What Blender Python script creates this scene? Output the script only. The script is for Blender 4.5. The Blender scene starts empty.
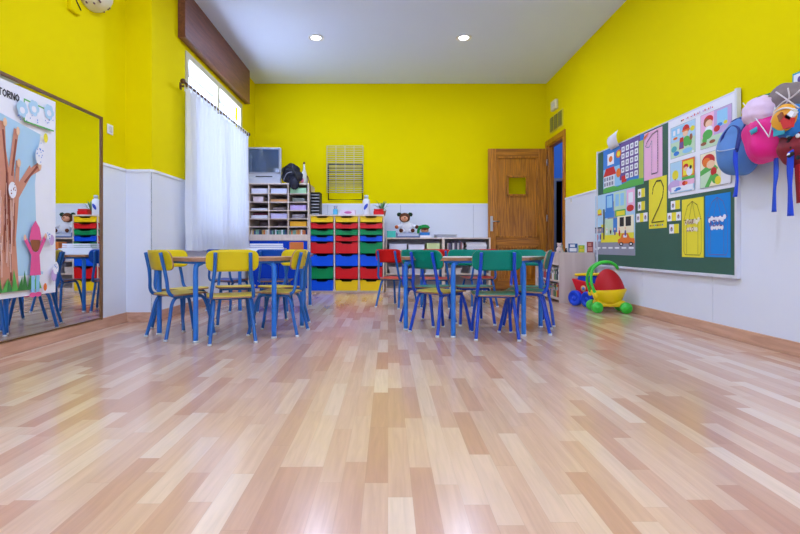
import bpy, bmesh, math, random
from mathutils import Vector, Matrix
random.seed(7)
C = bpy.context.scene.collection
S = bpy.context.scene
R = math.radians
PI = math.pi

# ------------------------------------------------------------------ camera, world, big lights, exposure
cam_d = bpy.data.cameras.new('camera'); cam = bpy.data.objects.new('camera', cam_d); C.objects.link(cam)
cam.location = (0, 0, 0.65); cam.rotation_euler = (PI/2, 0, 0)
cam_d.lens = 22.5; cam_d.sensor_width = 36; cam_d.shift_x = 12/800; cam_d.shift_y = -19.5/800
cam_d.clip_start = 0.05; cam_d.clip_end = 200
S.camera = cam
S.view_settings.view_transform = 'Standard'
try: S.view_settings.look = 'None'
except Exception: pass
S.view_settings.gamma = 1; S.view_settings.use_curve_mapping = False
S.view_settings.exposure = 0.0
w = bpy.data.worlds.new('world'); S.world = w; w.use_nodes = True
bg = w.node_tree.nodes['Background']; bg.inputs[0].default_value = (.72, .84, 1, 1); bg.inputs[1].default_value = 1.1

def area(name, loc, rot, sx, sy, power, color, shape='RECTANGLE', spread=PI):
    l = bpy.data.lights.new(name, 'AREA'); l.shape = shape; l.size = sx
    if shape == 'RECTANGLE': l.size_y = sy
    l.energy = power; l.color = color; l.spread = spread
    o = bpy.data.objects.new(name, l); C.objects.link(o); o.location = loc; o.rotation_euler = rot
    return o
DAY = (.52, .61, 1.0)
area('daylight_left', (-2.55, 6.08, 1.7), (0, -PI/2-R(15), 0), 1.6, 1.85, 20, DAY)
area('ceiling_fill', (-2.16, 6.08, 2.46), (0, -PI/2-R(38), 0), .26, 1.8, 27, (.60, .72, 1.0))  # fill added in the upper window strip, tilted up to brighten the ceiling
area('fill_behind', (-.95, -2.9, 1.75), (PI/2+R(24), 0, 0), 1.7, 1.7, 80, DAY)  # pair of fill lights added behind the camera, source unseen
area('fill_behind_2', (1.15, -2.9, 1.75), (PI/2+R(24), 0, 0), 1.7, 1.7, 80, DAY)
DL = [(x, y) for y in (6.07, 3.5, .9, -1.4) for x in (-.875, .92)]  # far row is seen; rows nearer the camera are unseen, added for light
for i, (x, y) in enumerate(DL):
    area('downlight_lamp', (x, y, 3.165), (0, 0, 0), .13, .13, 27, (.57, .66, 1.0), 'DISK')

# ------------------------------------------------------------------ materials
MC = {}
SPEC = {'yellow_wall_paint': .04, 'ceiling_paint': .1, 'yellow_laminate': .2, 'green_laminate': .2, 'red_laminate': .2, 'blue_laminate': .25, 'red_drawer': .25, 'green_drawer': .2, 'blue_drawer': .2, 'yellow_drawer': .25, 'blue_door_laminate': .2, 'white_wainscot': .35, 'table_leg_blue': .35, 'steel_blue_tube': .35, 'vivid_blue_tube': .35}
def lin(c):
    return tuple(((v/255)/12.92 if v/255 <= .04045 else ((v/255+.055)/1.055)**2.4) for v in c)
def mat(name, rgb, rough=.5, metal=0, bump=0, bscale=60, var=0, vscale=8, coat=0, emit=0, trans=0):
    if name in MC: return MC[name]
    m = bpy.data.materials.new(name); m.use_nodes = True; MC[name] = m
    nt = m.node_tree; N = nt.nodes; L = nt.links; b = N['Principled BSDF']
    c = lin(rgb)
    b.inputs['Base Color'].default_value = (*c, 1); b.inputs['Roughness'].default_value = rough
    b.inputs['Metallic'].default_value = metal
    if name in SPEC: b.inputs['Specular IOR Level'].default_value = SPEC[name]
    if coat: b.inputs['Coat Weight'].default_value = coat
    if trans: b.inputs['Transmission Weight'].default_value = trans
    if emit:
        b.inputs['Emission Color'].default_value = (*c, 1); b.inputs['Emission Strength'].default_value = emit
    tc = N.new('ShaderNodeTexCoord')
    nz = N.new('ShaderNodeTexNoise'); nz.inputs['Scale'].default_value = vscale; nz.inputs['Detail'].default_value = 4
    L.new(tc.outputs['Object'], nz.inputs['Vector'])
    v = var or .04
    mr = N.new('ShaderNodeMapRange'); mr.inputs[3].default_value = 1-v; mr.inputs[4].default_value = 1+v
    L.new(nz.outputs['Fac'], mr.inputs[0])
    mx = N.new('ShaderNodeVectorMath'); mx.operation = 'SCALE'; mx.inputs[0].default_value = c
    L.new(mr.outputs[0], mx.inputs['Scale']); L.new(mx.outputs[0], b.inputs['Base Color'])
    if bump:
        n2 = N.new('ShaderNodeTexNoise'); n2.inputs['Scale'].default_value = bscale; n2.inputs['Detail'].default_value = 3
        L.new(tc.outputs['Object'], n2.inputs['Vector'])
        bp = N.new('ShaderNodeBump'); bp.inputs['Strength'].default_value = bump; bp.inputs['Distance'].default_value = .01
        L.new(n2.outputs['Fac'], bp.inputs['Height']); L.new(bp.outputs[0], b.inputs['Normal'])
    return m
def wood(name, a, bcol, rough=.4, scale=(1, 1, .08), sc=28, dist=3.0, coat=0):
    if name in MC: return MC[name]
    m = bpy.data.materials.new(name); m.use_nodes = True; MC[name] = m
    nt = m.node_tree; N = nt.nodes; L = nt.links; b = N['Principled BSDF']
    tc = N.new('ShaderNodeTexCoord'); mp = N.new('ShaderNodeMapping'); mp.inputs['Scale'].default_value = scale
    L.new(tc.outputs['Object'], mp.inputs['Vector'])
    nz = N.new('ShaderNodeTexNoise'); nz.inputs['Scale'].default_value = sc; nz.inputs['Detail'].default_value = 6; nz.inputs['Distortion'].default_value = dist
    L.new(mp.outputs[0], nz.inputs['Vector'])
    cr = N.new('ShaderNodeValToRGB'); cr.color_ramp.elements[0].position = .35; cr.color_ramp.elements[1].position = .65
    cr.color_ramp.elements[0].color = (*lin(a), 1); cr.color_ramp.elements[1].color = (*lin(bcol), 1)
    L.new(nz.outputs['Fac'], cr.inputs[0]); L.new(cr.outputs[0], b.inputs['Base Color'])
    b.inputs['Roughness'].default_value = rough; b.inputs['Coat Weight'].default_value = coat
    return m
YEL = mat('yellow_wall_paint', (234, 216, 0), .75, bump=.15, bscale=90, var=.02, vscale=2)
WHT = mat('white_wainscot', (228, 232, 240), .45, bump=.03, bscale=25, var=.015, vscale=3)
CEIL = mat('ceiling_paint', (218, 228, 250), .85, bump=.1, bscale=80, var=.015, vscale=2)
BASE = wood('baseboard_wood', (196, 148, 120), (218, 172, 142), .4, (.6, .1, 1), 20, 1.0)
DOORW = wood('oak_door', (146, 86, 8), (208, 134, 30), .38, (1, 1, .06), 16, 3.0, .1)
DOORH = wood('oak_door_across', (140, 82, 8), (198, 126, 28), .38, (.06, 1, 1), 16, 3.0, .1)
PELM = wood('reddish_brown_wood', (104, 56, 42), (132, 76, 58), .4, (1, .08, 1), 30, 1.0, .2)
BEECH = wood('pale_beech_board', (218, 200, 184), (232, 216, 202), .45, (1, 1, .1), 18, .6)
TOPW = wood('table_edge_wood', (140, 100, 72), (176, 132, 98), .4, (.3, .3, 1), 30, .5)
BLUE_L = mat('steel_blue_tube', (28, 98, 176), .35, coat=.1)
LEGB = mat('table_leg_blue', (40, 118, 208), .35, coat=.1)
BLUE_D = mat('vivid_blue_tube', (8, 66, 186), .3, coat=.15)
CAPM = mat('white_rubber_cap', (200, 204, 210), .5)
DARK = mat('dark_grey_plastic', (40, 42, 48), .5)
BLACK = mat('black_plastic', (14, 14, 16), .5)
WHITE = mat('white_plastic', (232, 234, 240), .4)
PAPER = mat('white_paper', (236, 236, 242), .8)
METAL = mat('brushed_steel', (190, 192, 196), .28, metal=1)
LGREY = mat('light_grey_metal', (205, 206, 196), .4)
def M(name, rgb, **k): return mat(name, rgb, **k)

def glass_mat():
    m = bpy.data.materials.new('clear_glass'); m.use_nodes = True
    b = m.node_tree.nodes['Principled BSDF']; b.inputs['Transmission Weight'].default_value = 1
    b.inputs['Roughness'].default_value = 0; b.inputs['IOR'].default_value = 1.1; b.inputs['Base Color'].default_value = (.97, .99, 1, 1)
    return m
GLASS = glass_mat()
def mirror_mat():
    m = bpy.data.materials.new('mirror_silver'); m.use_nodes = True
    b = m.node_tree.nodes['Principled BSDF']; b.inputs['Metallic'].default_value = 1
    b.inputs['Roughness'].default_value = .0; b.inputs['Base Color'].default_value = (.86, .88, .88, 1)
    return m
MIRROR = mirror_mat()
def curtain_mat():
    m = bpy.data.materials.new('sheer_white_voile'); m.use_nodes = True
    nt = m.node_tree; N = nt.nodes; L = nt.links
    for n in list(N): N.remove(n)
    out = N.new('ShaderNodeOutputMaterial'); d = N.new('ShaderNodeBsdfDiffuse'); t = N.new('ShaderNodeBsdfTranslucent'); tr = N.new('ShaderNodeBsdfTransparent')
    d.inputs[0].default_value = (.86, .89, .95, 1); t.inputs[0].default_value = (.88, .92, 1, 1)
    a = N.new('ShaderNodeMixShader'); a.inputs[0].default_value = .30; b = N.new('ShaderNodeMixShader'); b.inputs[0].default_value = .12
    tc = N.new('ShaderNodeTexCoord'); wv = N.new('ShaderNodeTexNoise'); wv.inputs['Scale'].default_value = 160
    L.new(tc.outputs['Object'], wv.inputs['Vector'])
    bp = N.new('ShaderNodeBump'); bp.inputs['Strength'].default_value = .15; L.new(wv.outputs['Fac'], bp.inputs['Height']); L.new(bp.outputs[0], d.inputs['Normal'])
    L.new(d.outputs[0], a.inputs[1]); L.new(t.outputs[0], a.inputs[2]); L.new(a.outputs[0], b.inputs[1]); L.new(tr.outputs[0], b.inputs[2]); L.new(b.outputs[0], out.inputs[0])
    return m
CURT = curtain_mat()

def floor_mat():
    m = bpy.data.materials.new('three_strip_beech_laminate'); m.use_nodes = True
    nt = m.node_tree; N = nt.nodes; L = nt.links; b = N['Principled BSDF']
    tc = N.new('ShaderNodeTexCoord'); sp = N.new('ShaderNodeSeparateXYZ'); L.new(tc.outputs['Object'], sp.inputs[0])
    def math_(op, a, bb=None):
        n = N.new('ShaderNodeMath'); n.operation = op
        for k, v in ((0, a), (1, bb)):
            if v is None: continue
            if isinstance(v, (int, float)): n.inputs[k].default_value = v
            else: L.new(v, n.inputs[k])
        return n.outputs[0]
    W_ = .064
    xs = math_('DIVIDE', sp.outputs[0], W_); xi = math_('FLOOR', xs); xf = math_('FRACT', xs)
    wn = N.new('ShaderNodeTexWhiteNoise'); wn.noise_dimensions = '1D'; L.new(xi, wn.inputs['W'])
    ln = math_('ADD', math_('MULTIPLY', wn.outputs['Value'], .18), .40)
    ys = math_('DIVIDE', math_('ADD', sp.outputs[1], math_('MULTIPLY', wn.outputs['Value'], 7.3)), ln)
    yi = math_('FLOOR', ys); yf = math_('FRACT', ys)
    cb = N.new('ShaderNodeCombineXYZ'); L.new(xi, cb.inputs[0]); L.new(yi, cb.inputs[1])
    w2 = N.new('ShaderNodeTexWhiteNoise'); w2.noise_dimensions = '2D'; L.new(cb.outputs[0], w2.inputs['Vector'])
    cr = N.new('ShaderNodeValToRGB'); e = cr.color_ramp.elements
    e[0].position = 0; e[0].color = (*lin((197, 150, 122)), 1); e[1].position = 1; e[1].color = (*lin((230, 203, 177)), 1)
    for p, c in ((.12, (202, 157, 130)), (.4, (213, 174, 146)), (.7, (220, 184, 156)), (.86, (224, 192, 165))):
        q = e.new(p); q.color = (*lin(c), 1)
    L.new(w2.outputs['Value'], cr.inputs[0])
    # grain
    cb2 = N.new('ShaderNodeCombineXYZ'); L.new(math_('MULTIPLY', sp.outputs[0], 60), cb2.inputs[0])
    L.new(math_('ADD', math_('MULTIPLY', sp.outputs[1], 4), math_('MULTIPLY', w2.outputs['Value'], 50)), cb2.inputs[1])
    nz = N.new('ShaderNodeTexNoise'); nz.inputs['Scale'].default_value = 1; nz.inputs['Detail'].default_value = 5; nz.inputs['Distortion'].default_value = .8
    L.new(cb2.outputs[0], nz.inputs['Vector'])
    mr = N.new('ShaderNodeMapRange'); mr.inputs[1].default_value = .3; mr.inputs[2].default_value = .7; mr.inputs[3].default_value = .90; mr.inputs[4].default_value = 1.05
    L.new(nz.outputs['Fac'], mr.inputs[0])
    # joints
    j1 = math_('GREATER_THAN', math_('ABSOLUTE', math_('SUBTRACT', xf, .5)), .488)
    j2 = math_('GREATER_THAN', math_('ABSOLUTE', math_('SUBTRACT', yf, .5)), .4975)
    jj = math_('SUBTRACT', 1.0, math_('MULTIPLY', math_('MAXIMUM', j1, j2), .10))
    tot = math_('MULTIPLY', jj, mr.outputs[0])
    sc = N.new('ShaderNodeVectorMath'); sc.operation = 'SCALE'; L.new(cr.outputs[0], sc.inputs[0]); L.new(tot, sc.inputs['Scale'])
    L.new(sc.outputs[0], b.inputs['Base Color'])
    n3 = N.new('ShaderNodeTexNoise'); n3.inputs['Scale'].default_value = 3; L.new(tc.outputs['Object'], n3.inputs['Vector'])
    m3 = N.new('ShaderNodeMapRange'); m3.inputs[3].default_value = .24; m3.inputs[4].default_value = .36; L.new(n3.outputs['Fac'], m3.inputs[0])
    b.inputs['Roughness'].default_value = .24
    b.inputs['IOR'].default_value = 1.5; b.inputs['Coat Weight'].default_value = .4; b.inputs['Coat Roughness'].default_value = .13
    return m
FLOORM = floor_mat()

# ------------------------------------------------------------------ mesh builder
class MB:
    def __init__(s): s.v = []; s.f = []; s.mi = []; s.mats = []; s.sm = []
    def slot(s, m):
        if m not in s.mats: s.mats.append(m)
        return s.mats.index(m)
    def add(s, verts, faces, m, smooth=False):
        o = len(s.v); k = s.slot(m); s.v += [tuple(v) for v in verts]
        for f in faces: s.f.append([i+o for i in f]); s.mi.append(k); s.sm.append(smooth)
        return s
    def box(s, x0, x1, y0, y1, z0, z1, m, rot=None, piv=(0, 0, 0), bev=0):
        if bev:
            bm = bmesh.new(); bmesh.ops.create_cube(bm, size=1)
            for v in bm.verts: v.co = Vector(((x0+x1)/2+v.co.x*(x1-x0), (y0+y1)/2+v.co.y*(y1-y0), (z0+z1)/2+v.co.z*(z1-z0)))
            bmesh.ops.bevel(bm, geom=bm.edges[:], offset=bev, segments=2, affect='EDGES', profile=.5)
            bm.verts.index_update()
            vs = [v.co.copy() for v in bm.verts]; fs = [[v.index for v in f.verts] for f in bm.faces]; bm.free()
        else:
            vs = [Vector((x, y, z)) for z in (z0, z1) for y in (y0, y1) for x in (x0, x1)]
            fs = [(0, 2, 3, 1), (4, 5, 7, 6), (0, 1, 5, 4), (2, 6, 7, 3), (0, 4, 6, 2), (1, 3, 7, 5)]
        if rot is not None: vs = [rot @ (v-Vector(piv))+Vector(piv) for v in vs]
        return s.add(vs, fs, m)
    def tube(s, pts, r, m, seg=10, caps=True, radii=None, flat=None):
        pts = [Vector(p) for p in pts]; n = len(pts); vs = []; fs = []
        up = None
        for i, p in enumerate(pts):
            t = (pts[min(i+1, n-1)]-pts[max(i-1, 0)]).normalized()
            if up is None:
                up = Vector((0, 0, 1)) if abs(t.z) < .9 else Vector((1, 0, 0))
            a = t.cross(up).normalized(); b_ = a.cross(t).normalized(); up = b_
            rr = radii[i] if radii else r
            for k in range(seg):
                q = 2*PI*k/seg
                vs.append(p+(a*math.cos(q)+b_*math.sin(q)*(flat or 1))*rr)
        for i in range(n-1):
            for k in range(seg):
                k2 = (k+1) % seg; fs.append((i*seg+k, i*seg+k2, (i+1)*seg+k2, (i+1)*seg+k))
        if caps: fs.append(tuple(range(seg))[::-1]); fs.append(tuple((n-1)*seg+k for k in range(seg)))
        return s.add(vs, fs, m, True)
    def lathe(s, prof, c, m, seg=20, axis='z', sx=1, sy=1):
        vs = []; fs = []; n = len(prof)
        for r, z in prof:
            for k in range(seg):
                q = 2*PI*k/seg; p = Vector((r*math.cos(q)*sx, r*math.sin(q)*sy, z))
                if axis == 'x': p = Vector((p.z, p.x, p.y))
                if axis == 'y': p = Vector((p.x, p.z, p.y))
                vs.append(p+Vector(c))
        for i in range(n-1):
            for k in range(seg):
                k2 = (k+1) % seg; fs.append((i*seg+k, i*seg+k2, (i+1)*seg+k2, (i+1)*seg+k))
        fs.append(tuple(range(seg))[::-1]); fs.append(tuple((n-1)*seg+k for k in range(seg)))
        return s.add(vs, fs, m, True)
    def ball(s, c, r, m, seg=16, rings=10, rot=None, fn=None):
        if not hasattr(r, '__len__'): r = (r, r, r)
        vs = []; fs = []
        for i in range(rings+1):
            th = PI*i/rings
            for k in range(seg):
                q = 2*PI*k/seg; u = Vector((math.sin(th)*math.cos(q), math.sin(th)*math.sin(q), math.cos(th)))
                if fn: u = fn(u)
                p = Vector((u.x*r[0], u.y*r[1], u.z*r[2]))
                if rot: p = rot @ p
                vs.append(p+Vector(c))
        for i in range(rings):
            for k in range(seg):
                k2 = (k+1) % seg; fs.append((i*seg+k, (i+1)*seg+k, (i+1)*seg+k2, i*seg+k2))
        return s.add(vs, fs, m, True)
    def prism(s, poly, z0, z1, m, axes='xy', off=0, smooth=False):
        # poly in two axes extruded along the third
        def mk(a, b_, z):
            return {'xy': (a, b_, z), 'xz': (a, z, b_), 'yz': (z, a, b_)}[axes]
        n = len(poly); vs = [mk(a, b_, z0) for a, b_ in poly]+[mk(a, b_, z1) for a, b_ in poly]
        fs = [tuple(range(n))[::-1], tuple(range(n, 2*n))]+[(i, (i+1) % n, n+(i+1) % n, n+i) for i in range(n)]
        return s.add(vs, fs, m, smooth)
    def build(s, name, parent=None, loc=None, rotz=0, bevel=0, auto=True):
        me = bpy.data.meshes.new(name); me.from_pydata(s.v, [], s.f)
        for m in s.mats: me.materials.append(m)
        me.polygons.foreach_set('material_index', s.mi); me.polygons.foreach_set('use_smooth', s.sm); me.update()
        bm = bmesh.new(); bm.from_mesh(me); bmesh.ops.recalc_face_normals(bm, faces=bm.faces[:]); bm.to_mesh(me); bm.free()
        o = bpy.data.objects.new(name, me); C.objects.link(o)
        if parent: o.parent = parent
        if loc: o.location = loc
        if rotz: o.rotation_euler = (0, 0, rotz)
        if bevel:
            md = o.modifiers.new('bevel', 'BEVEL'); md.width = bevel; md.segments = 2; md.limit_method = 'ANGLE'
        return o
def tag(o, label=None, cat=None, group=None, kind=None):
    if label: o['label'] = label
    if cat: o['category'] = cat
    if group: o['group'] = group
    if kind: o['kind'] = kind
    return o
def struct(o): o['kind'] = 'structure'; return o
def thing(name, label, cat, loc=(0, 0, 0), rotz=0, group=None):
    o = bpy.data.objects.new(name, None); C.objects.link(o); o.location = loc; o.rotation_euler = (0, 0, rotz)
    o.empty_display_size = .1
    return tag(o, label, cat, group)
def dup(root, loc, rotz, label=None, group=None):
    r = root.copy(); C.objects.link(r); r.location = loc; r.rotation_euler = (0, 0, rotz)
    if label: r['label'] = label
    if group: r['group'] = group
    for ch in list(root.children):
        c = ch.copy(); C.objects.link(c); c.parent = r
        for g in ch.children:
            d = g.copy(); C.objects.link(d); d.parent = c
    return r
def rrect(w, h, r, n=5, cx=0, cy=0):
    p = []
    for sx, sy, a0 in ((1, 1, 0), (-1, 1, 90), (-1, -1, 180), (1, -1, 270)):
        for k in range(n+1):
            a = R(a0+90*k/n); p.append((cx+sx*(w/2-r)+r*math.cos(a), cy+sy*(h/2-r)+r*math.sin(a)))
    return p
def bez(pts, n=6):
    # Catmull-Rom through points
    P = [Vector(p) for p in pts]; out = []
    for i in range(len(P)-1):
        p0 = P[max(i-1, 0)]; p1 = P[i]; p2 = P[i+1]; p3 = P[min(i+2, len(P)-1)]
        for k in range(n):
            t = k/n
            out.append(.5*((2*p1)+(p2-p0)*t+(2*p0-5*p1+4*p2-p3)*t*t+(3*p1-p0-3*p2+p3)*t*t*t))
    out.append(P[-1]); return out

# ------------------------------------------------------------------ room
XL, XW, XR, YB, YF, H = -2.30, -2.07, 2.46, 7.78, -2.5, 3.2
YP = 4.38
WZ = 1.31
b = MB(); b.box(-2.6, 4.4, YF-.2, 10.2, -.1, 0, FLOORM); struct(b.build('floor'))
b = MB(); b.box(-2.6, 4.4, YF-.2, 10.2, H, H+.1, CEIL); struct(b.build('ceiling'))
b = MB(); b.box(-2.6, XR+.08, YB, YB+.15, 0, H, YEL); struct(b.build('wall_back'))
# left wall: mirror stretch, then thicker window stretch
WY0, WY1, WZ0, WZ1 = 5.10, 7.05, .80, 2.66
b = MB()
b.box(-2.6, XL, YF-.2, YP, 0, H, YEL)
b.box(-2.6, XW, YP, WY0, 0, H, YEL); b.box(-2.6, XW, WY1, YB, 0, H, YEL)
b.box(-2.6, XW, WY0, WY1, 0, WZ0, YEL); b.box(-2.6, XW, WY0, WY1, WZ1, H, YEL)
struct(b.build('wall_left'))
# right wall with the door opening
DY0, DY1, DZ = 6.99, 7.68, 2.21
b = MB()
b.box(XR, XR+.08, YF-.2, DY0, 0, H, YEL); b.box(XR, XR+.08, DY1, YB, 0, H, YEL); b.box(XR, XR+.08, DY0, DY1, DZ, H, YEL)
struct(b.build('wall_right'))
# wall behind the camera with two unseen windows added to let in fill light
b = MB()
for x0, x1 in ((-2.6, -1.8), (-.1, .3), (2.0, 2.6)): b.box(x0, x1, YF-.2, YF, 0, H, YEL)
b.box(-1.8, 2.0, YF-.2, YF, 0, .9, YEL); b.box(-1.8, 2.0, YF-.2, YF, 2.6, H, YEL)
struct(b.build('wall_front'))
# corridor beyond the door
BLUEW = M('blue_corridor_paint', (40, 110, 205), rough=.7)
GREYJ = M('grey_jamb', (110, 120, 135), rough=.6)
b = MB()
b.box(4.1, 4.25, 5.4, 9.4, 0, H, BLUEW)
b.box(XR+.08, 3.07, 9.2, 9.35, 0, H, BLUEW); b.box(3.24, 4.1, 9.2, 9.35, 0, H, BLUEW); b.box(3.07, 3.24, 9.2, 9.35, 1.87, H, BLUEW)
b.box(3.02, 3.08, 9.15, 9.2, 0, 1.92, GREYJ); b.box(3.23, 3.30, 9.15, 9.2, 0, 1.92, GREYJ); b.box(3.08, 3.23, 9.15, 9.2, 1.87, 1.92, GREYJ)
b.box(XR+.08, 4.1, 5.3, 5.4, 0, H, BLUEW); b.box(XR+.05, XR+.14, YB+.15, 9.35, 0, H, BLUEW)
b.box(2.9, 3.5, 9.9, 10.0, 0, H, BLACK); b.box(2.9, 3.06, 9.36, 9.9, 0, H, BLACK); b.box(3.25, 3.5, 9.36, 9.9, 0, H, BLACK)  # black boxes paint in the dark beyond the far doorway
b.box(XR+.08, 3.02, 9.17, 9.199, 0, 1.2, WHT)
struct(b.build('wall_corridor'))
area('corridor_fill', (3.2, 7.9, 3.15), (0, 0, 0), .5, .5, 22, (.9, .95, 1))  # unseen light added to brighten the corridor

# wainscot panels: (p0, p1, inward normal)
tn = [0]
def wains(p0, p1, n, z1=WZ, z0=.0, cap=True):
    tn[0] += 1
    p0 = Vector(p0); p1 = Vector(p1); n = Vector(n); d = (p1-p0); L_ = d.length; d.normalize()
    b = MB(); t = .012
    def slab(a, c, za, zb, th, m):
        q = [p0+d*a, p0+d*c, p0+d*c+n*th, p0+d*a+n*th]
        vs = [(v.x, v.y, z) for z in (za, zb) for v in q]
        b.add(vs, [(0, 1, 2, 3), (4, 5, 6, 7), (0, 1, 5, 4), (1, 2, 6, 5), (2, 3, 7, 6), (3, 0, 4, 7)], m)
    k = max(1, round(L_/1.05)); g = .002
    for i in range(k):
        slab(L_*i/k+(g if i else 0), L_*(i+1)/k-(g if i < k-1 else 0), z0, z1, t, WHT)
    slab(0, L_, z0, z1, t*.4, GREYJ)
    if cap: slab(0, L_, z1, z1+.022, t+.008, WHITE)
    return struct(b.build('trim_%d' % tn[0]))
wains((XL, YF), (XL, YP), (1, 0))
wains((XL, YP), (XW, YP), (0, -1))
wains((XW, YP-.012), (XW, WY0), (1, 0))
wains((XW, WY0), (XW, WY1), (1, 0), z1=WZ0-.03, cap=False)
wains((XW, WY1), (XW, YB), (1, 0))
wains((XW, YB), (XR, YB), (0, -1))
wains((XR, DY0-.085), (XR, YF), (-1, 0))
wains((XL, YF), (XR, YF), (0, 1), z1=.87, cap=False)
def baseb(name, x0, x1, y0, y1):
    b = MB(); b.box(x0, x1, y0, y1, 0, .085, BASE); struct(b.build(name, bevel=.004))
baseb('baseboard_left', XL, XL+.026, YF, YP)
baseb('baseboard_left_return', XL, XW+.026, YP-.026, YP)
baseb('baseboard_left_window', XW, XW+.026, YP-.026, YB)
baseb('baseboard_back', XW, XR, YB-.026, YB)
baseb('baseboard_right', XR-.026, XR, YF, DY0-.085)
baseb('baseboard_front', XL, XR, YF, YF+.026)

# left window (recessed) ------------------------------------------------
FRM = M('cream_window_frame', (196, 192, 160), rough=.4)
def window(name, axis, a0, a1, z0, z1, pos, out, mulls, mat_=FRM):
    root = bpy.data.objects.new(name, None); C.objects.link(root); root['kind'] = 'structure'
    t = .065
    f = MB()
    def bx(m_, u0, u1, za, zb, d0, d1):
        if axis == 'y': m_.box(min(pos+d0*out, pos+d1*out), max(pos+d0*out, pos+d1*out), u0, u1, za, zb, m)
        else: m_.box(u0, u1, min(pos+d0*out, pos+d1*out), max(pos+d0*out, pos+d1*out), za, zb, m)
    m = mat_
    bx(f, a0, a1, z0, z0+t, 0, .05); bx(f, a0, a1, z1-t, z1, 0, .05)
    bx(f, a0, a0+t, z0+t, z1-t, 0, .05); bx(f, a1-t, a1, z0+t, z1-t, 0, .05)
    for q in mulls: bx(f, q-t/2, q+t/2, z0+t, z1-t, 0, .05)
    bx(f, a0+t, a1-t, z1-.44, z1-.40, .005, .045)
    f.build('window_frame', root)
    g = MB(); m = GLASS; bx(g, a0+t, a1-t, z0+t, z1-t, .02, .025); g.build('pane', root)
    return root
wn_ = window('window_1', 'y', WY0, WY1, WZ0, WZ1, XW+.014, -1, [(WY0+WY1)/2])
b = MB()
for q in ((WY0, WY0+.012, WZ0, WZ1), (WY1-.012, WY1, WZ0, WZ1), (WY0, WY1, WZ1-.012, WZ1), (WY0, WY1, WZ0, WZ0+.012)): b.box(-2.6, XW-.085, q[0], q[1], q[2], q[3], WHITE)
b.build('reveal_lining', wn_)
b = MB(); b.box(XW-.03, XW+.02, WY0-.02, WY1+.02, WZ0-.03, WZ0, WHITE); b.build('window_sill', wn_)
window('unseen_window_2', 'x', -1.8, -.1, .9, 2.6, YF-.1, -1, [-.95])  # this and the next are unseen, added as openings for the fill
window('unseen_window_3', 'x', .3, 2.0, .9, 2.6, YF-.1, -1, [1.15])
# brown blind box under the ceiling
b = MB(); b.box(XW+.001, XW+.075, 4.92, 7.22, 2.72, H-.002, PELM)
b.box(XW+.075, XW+.082, 4.92, 7.22, 2.72, 2.735, PELM)
tag(b.build('pelmet_box', bevel=.004), 'long reddish brown wooden box above the left window, up against the ceiling', 'pelmet')

# curtain + rod ------------------------------------------------------------
cr_ = thing('curtain_rod', 'dark brown wooden curtain rod with round finials across the left window', 'curtain rod')
RODX = XW+.085; RZ = 2.26
RODM = M('dark_walnut', (92, 54, 28), rough=.4)
b = MB(); b.tube([(RODX, 4.86, RZ), (RODX, 7.10, RZ)], .012, RODM); b.build('rod', cr_)
for y, s in ((4.86, -1), (7.10, 1)):
    b = MB(); b.ball((RODX, y+s*.02, RZ), .026, RODM); b.build('finial', cr_)
for y in (4.98, 6.0, 7.0):
    b = MB(); b.box(XW, RODX, y-.008, y+.008, RZ-.012, RZ+.006, RODM); b.box(XW, XW+.008, y-.02, y+.02, RZ-.035, RZ+.03, RODM)
    b.build('bracket', cr_)
ct = thing('curtain', 'sheer white tab top curtain hanging in folds over the left window', 'curtain')
b = MB(); NY, NZ = 260, 26; vs = []; fs = []
c0, c1 = 4.90, 7.08
for j in range(NZ+1):
    z = RZ-.055-(RZ-.055-.62)*j/NZ
    for i in range(NY+1):
        u = i/NY; y = c0+(c1-c0)*u
        ph = u*2*PI*17+.7*math.sin(u*9)+.25*math.sin(j*.25+u*4)
        am = .030+.020*(j/NZ)+.008*math.sin(u*23+j*.1)
        x = RODX+.004+am*math.sin(ph)+.012*math.sin(u*17)*(j/NZ)
        vs.append((x, y+.012*math.sin(ph*1.0+1)*(j/NZ), z+.006*math.sin(u*40)*(j == NZ)))
for j in range(NZ):
    for i in range(NY): a = j*(NY+1)+i; fs.append((a, a+1, a+NY+2, a+NY+1))
b.add(vs, fs, CURT, True); b.build('fabric', ct)
# hem: doubled fabric band
b = MB(); vs2 = []; fs2 = []
for jj, j in enumerate((NZ-2, NZ-1, NZ)):
    for i in range(NY+1): p = vs[j*(NY+1)+i]; vs2.append((p[0]+.004, p[1], p[2]))
for j in range(2):
    for i in range(NY): a = j*(NY+1)+i; fs2.append((a, a+1, a+NY+2, a+NY+1))
b.add(vs2, fs2, CURT, True); b.build('hem', ct)
for k in range(22):
    y = c0+.03+(c1-c0-.06)*k/21; b = MB()
    ring = [(RODX+.018*math.cos(a), y, RZ-.004+.018*math.sin(a)) for a in [2*PI*q/14 for q in range(15)]]
    L_ = [(RODX+.016, RZ-.07), (RODX+.018, RZ), (RODX+.010, RZ+.018), (RODX, RZ+.022), (RODX-.012, RZ+.016), (RODX-.018, RZ), (RODX-.016, RZ-.07)]
    vv = [(x, y-.016, z) for x, z in L_]+[(x, y+.016, z) for x, z in L_]
    n = len(L_); b.add(vv, [(i, i+1, n+i+1, n+i) for i in range(n-1)], CURT, True); b.build('tab', ct)

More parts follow.
